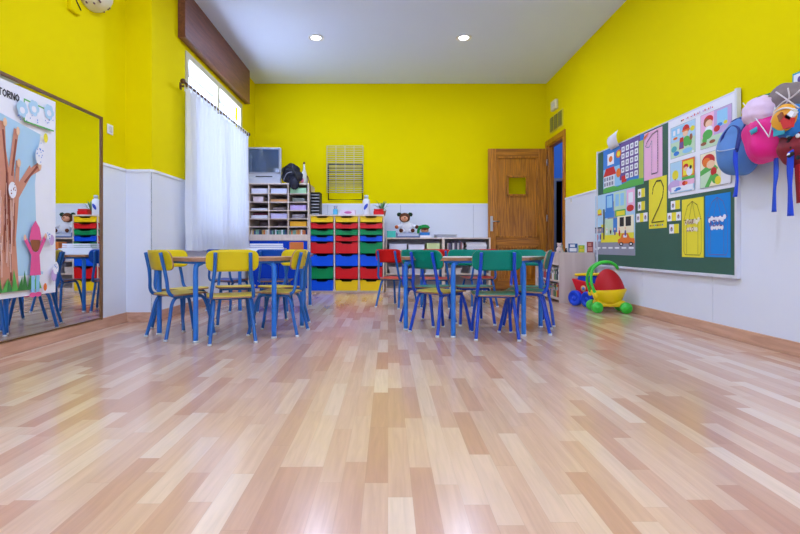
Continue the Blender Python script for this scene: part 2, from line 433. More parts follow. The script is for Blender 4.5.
# door -------------------------------------------------------------------
dr = bpy.data.objects.new('door_1', None); C.objects.link(dr); dr['kind'] = 'structure'
b = MB()
FW = .08
b.box(XR-.022, XR+.0, DY0-FW, DY0, 0, DZ+FW, DOORW); b.box(XR-.022, XR, DY1, DY1+FW, 0, DZ+FW, DOORW); b.box(XR-.022, XR, DY0, DY1, DZ, DZ+FW, DOORW)
b.box(XR-.004, XR+.085, DY0, DY0+.02, 0, DZ, DOORW); b.box(XR-.004, XR+.085, DY1-.02, DY1, 0, DZ, DOORW); b.box(XR-.004, XR+.085, DY0, DY1, DZ-.02, DZ, DOORW)
b.build('door_frame', dr, bevel=.004)
lx0, lx1, ly0, ly1, lz1 = 1.535, 2.425, 7.655, 7.695, 2.165
lf = MB()
def sx(px): return (px-388)/64.9
lf.box(lx0, lx0+.12, ly0, ly1, .01, lz1, DOORW); lf.box(lx1-.12, lx1, ly0, ly1, .01, lz1, DOORW)
lf.box(lx0+.12, lx1-.12, ly0, ly1, .01, .14, DOORH); lf.box(lx0+.12, lx1-.12, ly0, ly1, lz1-.12, lz1, DOORH)
lf.box(lx0+.12, lx1-.12, ly0, ly1, .67, .80, DOORH)
# upper panel around a small pane, lower raised panel
gx0, gx1, gz0, gz1 = 1.82, 2.14, 1.44, 1.75
px0, px1 = lx0+.12, lx1-.12
lf.box(px0, gx0, ly0+.022, ly1-.01, .80, lz1-.12, DOORW); lf.box(gx1, px1, ly0+.022, ly1-.01, .80, lz1-.12, DOORW)
lf.box(gx0, gx1, ly0+.022, ly1-.01, .80, gz0, DOORW); lf.box(gx0, gx1, ly0+.022, ly1-.01, gz1, lz1-.12, DOORW)
lf.box(px0, px1, ly0+.022, ly1-.01, .14, .67, DOORW)
for x0, x1, z0, z1 in ((px0, px1, .80, lz1-.12), (px0, px1, .14, .67), (gx0, gx1, gz0, gz1)):
    t = .028
    y0_, y1_ = ly0-.011, ly0+.018
    lf.box(x0, x1, y0_, y1_, z0, z0+t, DOORW); lf.box(x0, x1, y0_, y1_, z1-t, z1, DOORW)
    lf.box(x0, x0+t, y0_, y1_, z0, z1, DOORW); lf.box(x1-t, x1, y0_, y1_, z0, z1, DOORW)
lf.box(px0+.09, px1-.09, ly0+.006, ly0+.03, .23, .58, DOORW)
L0 = lf.build('door_leaf', dr, bevel=.003)
b = MB(); b.box(gx0, gx1, ly0+.023, ly0+.028, gz0, gz1, GLASS); b.build('pane', L0)
b = MB(); b.box(lx0+.03, lx0+.07, ly0-.008, ly0, .9, 1.13, METAL, bev=.003)
b.tube([(lx0+.05, ly0-.005, 1.05), (lx0+.05, ly0-.05, 1.05), (lx0+.06, ly0-.055, 1.05), (lx0+.16, ly0-.055, 1.045)], .009, METAL); b.build('door_handle', L0)
for z in (.25, 1.1, 1.95):
    b = MB(); b.tube([(lx1+.006, ly0-.002, z-.05), (lx1+.006, ly0-.002, z+.05)], .008, METAL); b.build('hinge', L0)

# wall-mounted bits: vent, box, switches
def rw(px, py, X=XR-.012):
    s = (px-388)/X; return 500/s, .65+(247.5-py)/s
VM = M('olive_glass', (120, 120, 50), rough=.3)
v = thing('wall_vent', 'three-pane yellowish vent high on the right wall over the door', 'vent')
b = MB(); b.box(XR-.008, XR, 7.02, 7.56, 2.36, 2.61, M('vent_frame', (228, 212, 60), rough=.5)); b.build('frame', v, bevel=.002)
for k in range(3):
    y0 = 7.045+.18*k; b = MB()
    b.box(XR-.020, XR-.014, y0, y0+.13, 2.38, 2.59, VM)
    for q in range(6): b.box(XR-.024, XR-.019, y0, y0+.13, 2.385+q*.034, 2.395+q*.034, M('vent_louvre', (150, 145, 80), rough=.5))
    b.build('louvre_panel', v)
b = MB(); b.box(XR-.05, XR, 7.22, 7.42, 2.66, 2.80, M('ivory_plastic', (226, 216, 170), rough=.5), bev=.01); b.box(XR-.053, XR-.049, 7.27, 7.37, 2.70, 2.76, LGREY)
tag(b.build('alarm_box'), 'small ivory box above the vent high on the right wall', 'box')
def switch(x, y, z, s, label):
    t = thing('light_switch', label, 'switch')
    b = MB(); b.box(min(x, x+s*.009), max(x, x+s*.009), y-.04, y+.04, z-.04, z+.04, WHITE, bev=.003); b.build('plate', t)
    b = MB(); b.box(min(x+s*.008, x+s*.013), max(x+s*.008, x+s*.013), y-.02, y+.02, z-.025, z+.025, LGREY, bev=.002); b.build('rocker', t)
y_, z_ = rw(572, 200); switch(XR-.012, y_, z_, -1, 'white light switch on the right wall beside the open door')
switch(XL, 4.13, 1.625, 1, 'small white wall switch on yellow wall right of the mirror')

# speckled white wall lamp top left
t = thing('wall_lamp', 'white speckled half-bowl wall lamp high on the yellow wall over the mirror', 'lamp', (XL, 3.84, 2.5))
SH = M('speckled_shade', (232, 228, 205), rough=.5)
def half(u): return Vector((max(u.x, 0), u.y, u.z if u.z < 0 else u.z*.35))
b = MB(); b.ball((.0, 0, .12), (.16, .20, .14), SH, 24, 14, fn=half)
for i in range(14):
    th = random.uniform(1.9, 2.7); q = random.uniform(-1.2, 1.2); u = Vector((math.sin(th)*math.cos(q), math.sin(th)*math.sin(q), math.cos(th)))
    b.ball((u.x*.16, u.y*.20, .12+u.z*.14), (.006, .013, .008), M('brown_speckle', (110, 80, 90), rough=.6), 8, 6)
b.build('lamp_shade', t)
b = MB(); b.box(0, .03, -.26, -.14, -.14, .10, YEL, bev=.008); b.build('bracket', t)
b = MB(); b.tube([(.02, -.25, .02), (.035, -.2, -.06), (.035, -.15, -.10)], .004, BLACK); b.build('cable', t)

# downlights
EMI = M('lamp_glow', (245, 250, 255), rough=.5, emit=14)
dl0 = None
LBL = {(-.875, 6.07): 'round recessed ceiling downlight nearer the curtained window, lit', (.92, 6.07): 'round recessed ceiling downlight on the door side, lit'}
for x, y in DL[:2]+DL[2:4]:
    if dl0 is None:
        dl0 = thing('ceiling_downlight', LBL[(x, y)], 'ceiling light', (x, y, H), 0, 'ceiling downlights')
        b = MB(); b.lathe([(.075, -.001), (.098, -.002), (.098, -.008), (.086, -.012), (.075, -.006)], (0, 0, 0), WHITE, 28); b.build('trim_ring', dl0)
        b = MB(); b.lathe([(.074, -.004), (.05, -.007), (.001, -.009)], (0, 0, 0), EMI, 28); b.build('lens', dl0)
    else:
        dup(dl0, (x, y, H), 0, LBL.get((x, y), 'round recessed ceiling downlight out of frame above the near tables'))

# mirror on left wall ------------------------------------------------------
mr_ = thing('wall_mirror', 'large wall mirror in a thin brown frame on the left wall', 'mirror')
my0, my1, mz0, mz1 = 1.35, 3.962, .095, 1.668
FB = M('brown_gilt_frame', (112, 74, 34), rough=.35)
b = MB(); b.box(XL+.012, XL+.022, my0, my1, mz0, mz1, MIRROR); b.build('mirror_glass', mr_)
b = MB(); x0, x1 = XL+.001, XL+.032; t = .018
b.box(x0, x1, my0-t, my0, mz0-t, mz1+t, FB); b.box(x0, x1, my1, my1+t, mz0-t, mz1+t, FB)
b.box(x0, x1, my0, my1, mz0-t+.012, mz0, FB); b.box(x0, x1, my0, my1, mz1, mz1+t, FB); b.build('frame', mr_)

# ------------------------------------------------------------------ paper with flat drawings (one mesh, several colours)
def ell(cx, cy, rx, ry, n=20, a=0):
    return [(cx+rx*math.cos(2*PI*k/n)*math.cos(a)-ry*math.sin(2*PI*k/n)*math.sin(a), cy+rx*math.cos(2*PI*k/n)*math.sin(a)+ry*math.sin(2*PI*k/n)*math.cos(a)) for k in range(n)]
def rc(x0, y0, x1, y1): return [(x0, y0), (x1, y0), (x1, y1), (x0, y1)]
def line(pts, w):
    out = []
    for i in range(len(pts)-1):
        a = Vector(pts[i]); c = Vector(pts[i+1]); d = (c-a); n = Vector((-d.y, d.x)).normalized()*w/2; d = d.normalized()*w*.3
        out.append([tuple(a-d+n), tuple(a-d-n), tuple(c+d-n), tuple(c+d+n)])
    return out
def paper(name, side, Xp, ya, za, w_, h_, col, shapes, parent=None, thick=.0015):
    """side -1: hangs on a +X facing wall (left wall), u runs +Y; side +1: on the right wall, u runs -Y"""
    b = MB(); n = 1 if side < 0 else -1
    def P(u, v, d): return (Xp+n*d, ya+(u*w_ if side < 0 else -u*w_), za+v*h_)
    q = [(0, 0), (1, 0), (1, 1), (0, 1)]
    vs = [P(u, v, 0) for u, v in q]+[P(u, v, thick) for u, v in q]
    b.add(vs, [(3, 2, 1, 0), (4, 5, 6, 7), (0, 1, 5, 4), (1, 2, 6, 5), (2, 3, 7, 6), (3, 0, 4, 7)], col)
    for i, (c, poly) in enumerate(shapes):
        d = thick+.0004+.00012*i
        b.add([P(u, v, d) for u, v in poly], [tuple(range(len(poly)))], c)
    o = b.build(name, parent); return o
def txt_polys(s, x, y, size, aspect, thick=.16):
    # simple stroke letters; returns line segments in uv; aspect = w/h of the paper
    G = {'A': [[(0, 0), (.5, 1), (1, 0)], [(.2, .4), (.8, .4)]], 'B': [[(0, 0), (0, 1), (.8, .9), (.8, .6), (0, .5), (.9, .4), (.9, .1), (0, 0)]], 'C': [[(1, .9), (.3, 1), (0, .5), (.3, 0), (1, .1)]],
         'D': [[(0, 0), (0, 1), (.8, .8), (.8, .2), (0, 0)]], 'E': [[(1, 1), (0, 1), (0, 0), (1, 0)], [(0, .5), (.8, .5)]], 'I': [[(.5, 0), (.5, 1)]], 'L': [[(0, 1), (0, 0), (.9, 0)]],
         'M': [[(0, 0), (0, 1), (.5, .4), (1, 1), (1, 0)]], 'N': [[(0, 0), (0, 1), (1, 0), (1, 1)]], 'O': [[(.5, 0), (0, .3), (0, .7), (.5, 1), (1, .7), (1, .3), (.5, 0)]],
         'R': [[(0, 0), (0, 1), (.9, .9), (.9, .6), (0, .5), (1, 0)]], 'S': [[(1, .9), (.2, 1), (0, .7), (1, .35), (.8, 0), (0, .1)]], 'T': [[(.5, 0), (.5, 1)], [(0, 1), (1, 1)]],
         'U': [[(0, 1), (0, .2), (.5, 0), (1, .2), (1, 1)]], 'Z': [[(0, 1), (1, 1), (0, 0), (1, 0)]], ' ': [], '1': [[(.1, .7), (.6, 1), (.6, 0)]], '2': [[(0, .8), (.4, 1), (.9, .8), (.8, .5), (0, 0), (1, 0)]]}
    out = []; cw = size*.62
    for ch in s:
        for st in G.get(ch, []):
            pts = [(x+p[0]*cw/aspect, y+p[1]*size) for p in st]
            out += line(pts, size*thick)
        x += cw*1.38/aspect
    return out
def K(n, c, **k): return M('print_'+n, c, rough=.7, **k)
kR = K('red', (205, 40, 40)); kO = K('orange', (235, 120, 40)); kY = K('yellow', (240, 225, 50)); kG = K('green', (90, 180, 80)); kB = K('blue', (60, 130, 210)); kS = K('sky', (150, 205, 235))
kP = K('purple', (110, 85, 150)); kW = K('white', (240, 240, 244)); kK = K('black', (30, 30, 34)); kL = K('lilac', (200, 170, 215)); kT = K('teal', (90, 180, 180)); kBr = K('brown', (150, 85, 50)); kSk = K('skin', (245, 200, 160)); kGr = K('grey', (150, 150, 165)); kDG = K('dark_green', (60, 130, 60)); kPk = K('pink', (235, 90, 150))
kPa = K('pale_green', (200, 225, 190)); kCr = K('cream', (245, 235, 200)); kPink = K('pale_pink', (240, 185, 215)); kTr = K('trunk', (212, 146, 118)); kTr2 = K('trunk_dark', (150, 76, 56)); kLs = K('light_sky', (178, 214, 234)); kAz = K('azure', (0, 135, 220))

# tree poster taped on the mirror
XPO = XL+.024
def lm(px, py): s = (px-388)/XPO; return 500/s, .65+(247.5-py)/s
pw, ph_ = 1.25, 1.30; pya = 3.42-pw; pza = .345
sh = []
def U(px, py):
    Y, Z = lm(px, py); return ((Y-pya)/pw, (Z-pza)/ph_)
sh.append((kLs, [(.02, .10), (.90, .10), (.93, .55), (.90, .80), (.02, .93)]))
sh.append((kW, [(.97, .1), (.86, .12), (.84, .55), (.88, .80), (.97, .8)]))
sh += [(kK, p) for p in txt_polys('ENTORNO', .545, .925, .030, pw/ph_, .2)]
def trunk(pts, c=kTr): sh.append((c, [U(*p) for p in pts]))
trunk([(-30, 300), (-25, 120), (-8, 118), (0, 150), (2, 200), (5, 288), (-5, 299)])
trunk([(-8, 292), (-6, 200), (-10, 150), (-2, 120), (4, 122), (5, 150), (8, 168), (13, 128), (18, 130), (13, 168), (14, 184), (15, 160), (19, 162), (18, 182), (29, 165), (30, 168), (40, 160), (40, 170), (30, 176), (18, 198), (15, 240), (18, 289)])
for q in ([(2, 130), (6, 175), (5, 230)], [(15, 140), (11, 175)], [(8, 200), (10, 280)], [(-10, 200), (-12, 290)], [(24, 182), (36, 167)]):
    sh += [(kTr2, p) for p in line([U(*a) for a in q], .012)]
kTrL = K('trunk_light', (232, 188, 170))
for i in range(46):
    u_ = U(random.uniform(-4, 13), 240)[0]; v0 = random.uniform(.10, .42); sh += [(random.choice((kTr2, kTrL, kTrL)), p) for p in line([(u_, v0), (u_+random.uniform(-.006, .006), v0+random.uniform(.05, .2))], random.choice((.003, .005, .008)))]
for q in ((16, 131), (3, 122), (38, 166), (17, 163)): sh.append((kSk, ell(*U(*q), .012, .02)))
# grass, child, clouds, frame, flowers
for i in range(26):
    u = .03+i*.033; hh = random.uniform(.05, .10); sh.append((random.choice((kG, kDG)), [(u-.02, .03), (u+.02, .03), (u+random.uniform(-.02, .02), .04+hh)]))
cx_, cz_ = U(33, 258)
sh.append((kS, rc(cx_-.03, cz_-.17, cx_-.004, cz_-.08))); sh.append((kS, rc(cx_+.004, cz_-.17, cx_+.03, cz_-.08)))
sh.append((kPk, [(cx_-.04, cz_-.085), (cx_+.04, cz_-.085), (cx_+.028, cz_+.03), (cx_-.028, cz_+.03)]))
sh += [(kPk, p) for p in line([(cx_-.02, cz_+.02), (cx_-.07, cz_+.09)], .022)+line([(cx_+.02, cz_+.02), (cx_+.07, cz_+.10)], .022)]
sh.append((kPk, ell(cx_, cz_+.10, .04, .05))); sh.append((kBr, ell(cx_, cz_+.075, .034, .045))); sh.append((kPk, [(cx_-.045, cz_+.09), (cx_+.045, cz_+.09), (cx_+.03, cz_+.15), (cx_, cz_+.185), (cx_-.03, cz_+.15)]))
sh.append((kPk, ell(cx_-.02, cz_-.18, .024, .012))); sh.append((kPk, ell(cx_+.02, cz_-.18, .024, .012)))
sh.append((kSk, ell(cx_-.075, cz_+.10, .010, .014))); sh.append((kSk, ell(cx_+.075, cz_+.11, .010, .014)))
fr = [U(21, 97), U(38, 108), U(38, 108)]
A_, B_, C_, D_ = U(21.5, 99), U(51, 113), U(51, 131), U(21.5, 121)
sh.append((kW, [A_, B_, C_, D_])); sh += [(kG, p) for p in line([A_, B_], .007)+line([C_, D_], .007)+line([D_, A_], .007)]
for q, c in (((19.5, 109), kLs), ((31, 108), kLs), ((46, 112), kLs)):
    u, v_ = U(*q)
    for a in range(6): sh.append((c, ell(u+.022*math.cos(a), v_+.022*math.sin(a), .018, .018, 12)))
    sh.append((kW, ell(u, v_-.006, .018, .016, 12)))
    for a in range(5): sh.append((kB, ell(u+random.uniform(-.03, .03), v_-.035-random.uniform(0, .03), .003, .004, 6)))
for q, r, c in (((9, 190), .035, kW), ((36, 156), .04, kW), ((38, 148), .03, kW), ((42, 138), .022, kY), ((48, 240), .025, kL), ((45, 236), .02, kW), ((50, 275), .03, kL), ((52, 268), .03, kW), ((41, 287), .018, kO)):
    u, v_ = U(*q); sh.append((c, ell(u, v_, r*.75, r*1.1, 14)))
    if c == kW:
        for a in range(8): sh.append((kB if q[1] != 190 else kTr2, ell(u+random.uniform(-.5, .5)*r, v_+random.uniform(-.8, .8)*r, .003, .004, 6)))
tag(paper('tree_poster', -1, XPO, pya, pza, pw, ph_, kW, sh), 'large hand-painted tree poster with pink gnome child, stuck on the mirror', 'poster')

# ------------------------------------------------------------------ blackboard on right wall
XB = XR-.012
BG = M('chalkboard_green', (52, 96, 80), rough=.6, var=.08, vscale=5)
ALU = M('white_aluminium', (220, 222, 228), rough=.35)
bb = thing('chalkboard', 'long green chalkboard in a thin white frame, covered in paper, on right wall', 'chalkboard')
by0, by1, bz0, bz1 = 3.489, 5.78, .455, 1.735
b = MB(); b.box(XB-.02, XB, by0, by1, bz0, bz1, BG); b.build('board', bb)
b = MB(); t = .022
b.box(XB-.03, XB, by0-t, by0, bz0-t, bz1+t, ALU); b.box(XB-.03, XB, by1, by1+t, bz0-t, bz1+t, ALU); b.box(XB-.034, XB, by0, by1, bz0-t, bz0, ALU); b.box(XB-.026, XB, by0, by1, bz1, bz1+t*.5, ALU)
b.build('frame', bb)
XQ = XB-.0202
def rp(px, py): return rw(px, py, XQ)
def wallpaper(name, TL, TR, BL, BR, col, shapes, label, cat, group=None, lift=0):
    yl = (rp(*TL)[0]+rp(*BL)[0])/2; yr = (rp(*TR)[0]+rp(*BR)[0])/2
    zt = (rp(*TL)[1]+rp(*TR)[1])/2; zb = (rp(*BL)[1]+rp(*BR)[1])/2
    o = paper(name, 1, XQ-lift, yl, zb, yl-yr, zt-zb, col, shapes)
    return tag(o, label, cat, group)
# calendar poster
sh = [(kB, rc(0, 0, .62, 1)), (kS, rc(0, .1, .5, .55)), (kP, rc(.45, .2, .93, 1)), (K('lime', (190, 200, 90)), rc(.9, .02, 1, .88)), (kG, [(0, 0), (1, 0), (1, .12), (.7, .15), (.4, .08), (.2, .15), (0, .1)]),
      (kW, rc(.12, .62, .30, .88)), (kO, ell(.21, .75, .05, .07)), (kO, ell(.42, .8, .07, .09)), (kY, ell(.42, .8, .04, .06)), (kW, rc(0.02, .12, .32, .38)), (kR, [(.0, .38), (.36, .38), (.30, .56), (.08, .56)]), (kO, ell(.42, .38, .06, .1)), (kR, rc(.5, .14, .62, .28))]
for r in range(5):
    for c in range(4):
        x = .5+c*.105; y = .80-r*.15
        if (r, c) == (4, 0): continue
        sh.append((kW, rc(x, y, x+.075, y+.11))); sh.append((kGr, rc(x+.02, y+.03, x+.055, y+.08)))
for c in range(4):
    for r in range(2): sh.append((kGr, rc(.04+c*.07, .15+r*.12, .085+c*.07, .23+r*.12)))
wallpaper('calendar_poster', (604, 151.6), (645, 132.6), (603, 193.5), (642.5, 184.5), kB, sh, 'blue school calendar poster with brown-roofed house and grid of white cards', 'poster')
# street poster
sh = [(kLs, rc(0, .3, 1, 1)), (kGr, rc(0, 0, 1, .22)), (kW, rc(0, .08, .1, .10))]
for k in range(6): sh.append((kW, rc(.04+k*.165, .10, .15+k*.165, .125)))
sh += [(kY, rc(.17, .2, .98, .5)), (kGr, rc(.35, .42, .75, .85)), (kB, rc(.30, .70, .50, .97)), (kS, rc(.33, .76, .47, .95)), (kPa, rc(.52, .70, .80, .98)), (kS, rc(.55, .76, .64, .95)), (kS, rc(.67, .76, .76, .95)), (kPink, rc(.82, .66, 1, .98)), (kW, rc(.86, .78, .96, .93)),
       (kB, rc(.28, .60, .52, .70)), (kG, rc(.55, .60, .80, .70)), (kR, ell(.9, .70, .08, .05)), (kY, rc(.58, .61, .78, .68)), (kPa, rc(.28, .30, .52, .58)), (kCr, rc(.60, .34, .98, .60)), (kB, rc(.5, .36, .6, .58)), (kK, rc(.66, .44, .76, .58)), (kK, rc(.8, .44, .92, .58)), (kY, rc(.2, .2, .98, .32)),
       (kO, [(.08, .66), (.2, .66), (.14, .78)]), (kY, ell(.12, .72, .07, .04)), (kGr, rc(0, .36, .26, .45)), (kK, rc(.24, .25, .27, .75)), (kK, rc(.0, .44, .2, .46)), (kO, [(.62, .18), (1, .18), (1, .25), (.9, .26), (.85, .33), (.72, .33), (.68, .26), (.62, .24)]), (kK, ell(.7, .17, .05, .03)), (kK, ell(.92, .17, .05, .03)), (kW, ell(.7, .17, .025, .015)), (kW, ell(.92, .17, .025, .015)), (kW, rc(.75, .27, .83, .31))]
for x in (.08, .16, .34, .44, .55, .66, .80): sh.append((random.choice((kP, kR, kW, kK)), ell(x, .34+random.uniform(-.06, .06), .02, .05, 10))); sh.append((kSk, ell(x, .41, .018, .02, 8)))
wallpaper('street_poster', (596, 195.7), (635.6, 187), (595, 254), (634.8, 256), kLs, sh, 'city street scene poster with orange car and yellow pavement', 'poster')
# pink number one
def dashes(pts, w, c):
    out = []
    for i in range(len(pts)-1):
        a = Vector(pts[i]); d = Vector(pts[i+1])-a; n = max(2, int(d.length/.05))
        for k in range(n): p = a+d*(k+.2)/n; q = a+d*(k+.75)/n; out += [(c, z) for z in line([tuple(p), tuple(q)], w)]
    return out
sh = dashes([(.12, .70), (.3, .68), (.45, .8), (.45, .1)], .025, kGr)+dashes([(.78, .1), (.78, .95), (.5, .92), (.2, .80), (.12, .70)], .025, kK)+dashes([(.45, .1), (.78, .1)], .025, kK)
sh += [(kO, [(.02, .86), (.3, .97), (.3, .99), (.02, .93)])]
wallpaper('number_sheet', (645, 134), (663.5, 125.5), (643.5, 181), (661.5, 177), kPink, sh, 'tall pink paper sheet with a dotted number one', 'paper sheet')
sh = dashes([(.2, .68), (.25, .82), (.45, .93), (.7, .92), (.85, .78), (.8, .6), (.6, .42), (.4, .28), (.2, .14), (.2, .12)], .035, kK)+dashes([(.2, .12), (.9, .13)], .02, kK)
sh += [((kK, kR, kG, kB)[i % 4], ell(.12+i*.1, .06, .03, .018, 8)) for i in range(8)]
wallpaper('number_sheet', (650, 179), (667.7, 175), (648.2, 229), (666, 227.7), kY, sh, 'tall yellow paper sheet with a dotted number two', 'paper sheet')
# four-picture poster
XQ2 = XQ-.0004
sh = []
def pict(x0, y0, x1, y1, items, base):
    sh.append((kGr, rc(x0-.005, y0-.004, x1+.005, y1+.004))); sh.append((base, rc(x0, y0, x1, y1)))
    for c, poly in items: sh.append((c, [(x0+u*(x1-x0), y0+v*(y1-y0)) for u, v in poly]))
pict(.05, .50, .45, .89, [(kPa, rc(0, 0, 1, .5)), (kS, rc(.05, .68, .6, .95)), (kW, rc(.1, .72, .2, .88)), (kW, rc(.28, .74, .38, .9)), (kY, ell(.9, .75, .09, .08)), (kO, ell(.2, .62, .1, .04)), (kR, ell(.64, .80, .14, .14)), (kSk, ell(.62, .68, .11, .1)), (kO, rc(.48, .74, .80, .79)), (kG, ell(.66, .42, .15, .16)), (kG, ell(.8, .36, .08, .12)), (kR, [(.36, .22), (.56, .22), (.54, .58), (.40, .58)]), (kP, rc(.38, .24, .54, .44)), (kT, ell(.15, .28, .12, .10)), (kB, ell(.25, .12, .12, .07)), (kS, ell(.7, .12, .2, .08)), (kBr, ell(.85, .5, .06, .1))], kLs)
pict(.54, .50, .95, .89, [(kPink, rc(0, .0, .5, 1)), (kL, rc(.45, .3, 1, 1)), (kS, rc(.55, .5, .88, .95)), (kB, ell(.64, .55, .08, .05)), (kY, ell(.82, .56, .06, .05)), (kPa, rc(0, 0, 1, .30)), (kR, ell(.27, .80, .16, .13)), (kBr, ell(.2, .74, .1, .12)), (kSk, ell(.28, .69, .12, .11)), (kW, ell(.28, .52, .13, .1)), (kG, ell(.24, .38, .17, .14)), (kG, ell(.14, .24, .08, .13)), (kBr, ell(.1, .14, .1, .05)), (kBr, ell(.4, .14, .1, .05)), (kR, ell(.55, .46, .10, .09))], kPink)
pict(.05, .05, .45, .44, [(kO, rc(.5, .4, 1, 1)), (kY, rc(.55, .5, .95, .95)), (kG, rc(.5, .33, 1, .46)), (kR, ell(.66, .78, .10, .08)), (kSk, ell(.66, .70, .08, .07)), (kW, ell(.8, .6, .12, .14)), (kK, ell(.85, .72, .05, .06)), (kY, ell(.22, .58, .14, .16)), (kP, rc(.2, .3, .24, .46)), (kL, ell(.2, .22, .3, .2)), (kW, rc(.05, .03, .95, .2)), (kPink, rc(.4, .2, 1, .36)), (kR, ell(.6, .26, .09, .07)), (kO, ell(.68, .26, .06, .05)), (kB, ell(.35, .12, .12, .05)), (kB, ell(.25, .08, .08, .03))], kLs)
pict(.54, .05, .95, .44, [(kG, [(0, 0), (.3, 0), (.6, .5), (.4, .7), (0, .5)]), (kPa, [(0, 0), (.15, 0), (.45, .5), (0, .35)]), (kR, ell(.28, .76, .22, .19)), (kO, ell(.22, .72, .14, .14)), (kSk, ell(.36, .64, .14, .12)), (kR, ell(.46, .42, .10, .12)), (kG, ell(.52, .2, .12, .14)), (kY, ell(.6, .14, .1, .12)), (kW, rc(.7, 0, 1, .4))], kCr)
for x in (.43, .93):
    for y in (.06, .51): sh.append((kW, ell(x, y, .018, .015, 10)))
sh += [(kR, ell(.27, .932, .025, .008, 10)), (kK, ell(.25, .93, .012, .010, 8))]
for i in range(16):
    if i not in (2, 9): sh.append((kR if i % 2 else kL, rc(.32+i*.026, .925, .336+i*.026, .938+.006*(i % 3))))
wallpaper('picture_poster', (669, 120.6), (736.5, 92), (668, 199), (736.5, 186), kW, sh, 'white poster with four illustrated pictures of a child in a red cap', 'poster', lift=.001)
# crayon sheets
def crayon(paper_c, word1, word2, wc):
    s = []
    for q in ([(.16, .04), (.10, .10), (.10, .64), (.90, .64), (.90, .10), (.84, .04), (.16, .04)], [(.10, .64), (.28, .88), (.5, .95), (.72, .88), (.90, .64)], [(.5, .95), (.36, .66)], [(.5, .95), (.64, .66)], [(.24, .62), (.24, .06)], [(.76, .62), (.76, .06)]):
        s += [(wc, p) for p in line(q, .010)]
    for i in range(8):
        u = .2+.085*i; s.append((kCr if paper_c is kY else kW, ell(u, .60-.03*abs(3.5-i)*(-1 if i % 2 else .3)*.3, .06, .04, 10)))
    for i in range(5): u = .3+.1*i; s.append((kCr if paper_c is kY else kW, ell(u, .47+.01*(i % 2), .06, .04, 10)))
    return s
sh = crayon(kY, '', '', kK)+[(kBr, p) for p in txt_polys('AMARI', .16, .57, .06, .46, .22)]+[(kBr, p) for p in txt_polys('LLO', .28, .45, .06, .46, .22)]
wallpaper('crayon_sheet', (683, 199.7), (704.6, 196.5), (681.2, 257), (703, 257.5), kY, sh, 'yellow sheet with a pencil-drawn crayon outline and letters', 'paper sheet', 'crayon sheets low on the chalkboard')
sh = crayon(kAz, '', '', kP)+[(kP, p) for p in txt_polys('AZUL', .2, .50, .085, .52, .24)]
wallpaper('crayon_sheet', (706, 196), (731.5, 191.6), (704.8, 257), (729.8, 257.5), kAz, sh, 'bright blue sheet with crayon outline and white letter blobs', 'paper sheet', 'crayon sheets low on the chalkboard')
# small cards
def card(x0, x1, y0, y1, parts, label):
    s = [(kY if q == 'y' else kW, rc(i/len(parts), 0, (i+1)/len(parts), 1)) for i, q in enumerate(parts)]
    for i, q in enumerate(parts):
        if q == 'w': s += [(kGr, ell((i+.5)/len(parts), .45, .28/len(parts), .25, 10)), (kBr, ell((i+.5)/len(parts), .6, .14/len(parts), .12, 8))]
    wallpaper('picture_card', (x0, y0), (x1, y0-.8), (x0, y1), (x1, y1-.3), kW, s, label, 'card', 'small picture cards')
card(671, 680, 201, 209.5, 'wy', 'topmost small white and yellow card beside the yellow crayon sheet')
card(667.5, 681, 212.8, 221, 'wyw', 'middle small card, white-yellow-white, beside the yellow crayon sheet')
card(669.5, 679, 224.5, 233.5, 'wy', 'lowest small white and yellow card beside the yellow crayon sheet')
card(638, 645, 189, 197.5, 'wy', 'topmost small card between street poster and number two sheet')
card(638, 645, 202, 210.5, 'wy', 'middle small card between street poster and number two sheet')
card(636.5, 647.5, 213.5, 222, 'wyw', 'lowest small card between street poster and number two sheet')
# curled paper standing above the calendar
Yc, Zc = rp(615, 147)
b = MB(); vs = []
for i in range(7):
    t_ = i/6; vs += [(XB-.03-.05*math.sin(t_*2.2), Yc+.07-.02*t_, Zc-.02+.13*t_), (XB-.03-.05*math.sin(t_*2.2), Yc-.12-.06*t_, Zc-.01+.15*t_)]
fs = [(2*i, 2*i+1, 2*i+3, 2*i+2) for i in range(6)]
b.add(vs, fs, PAPER, True); o = b.build('curled_note'); md = o.modifiers.new('s', 'SOLIDIFY'); md.thickness = .002
tag(o, 'curled white paper note sticking up over the calendar poster', 'paper')

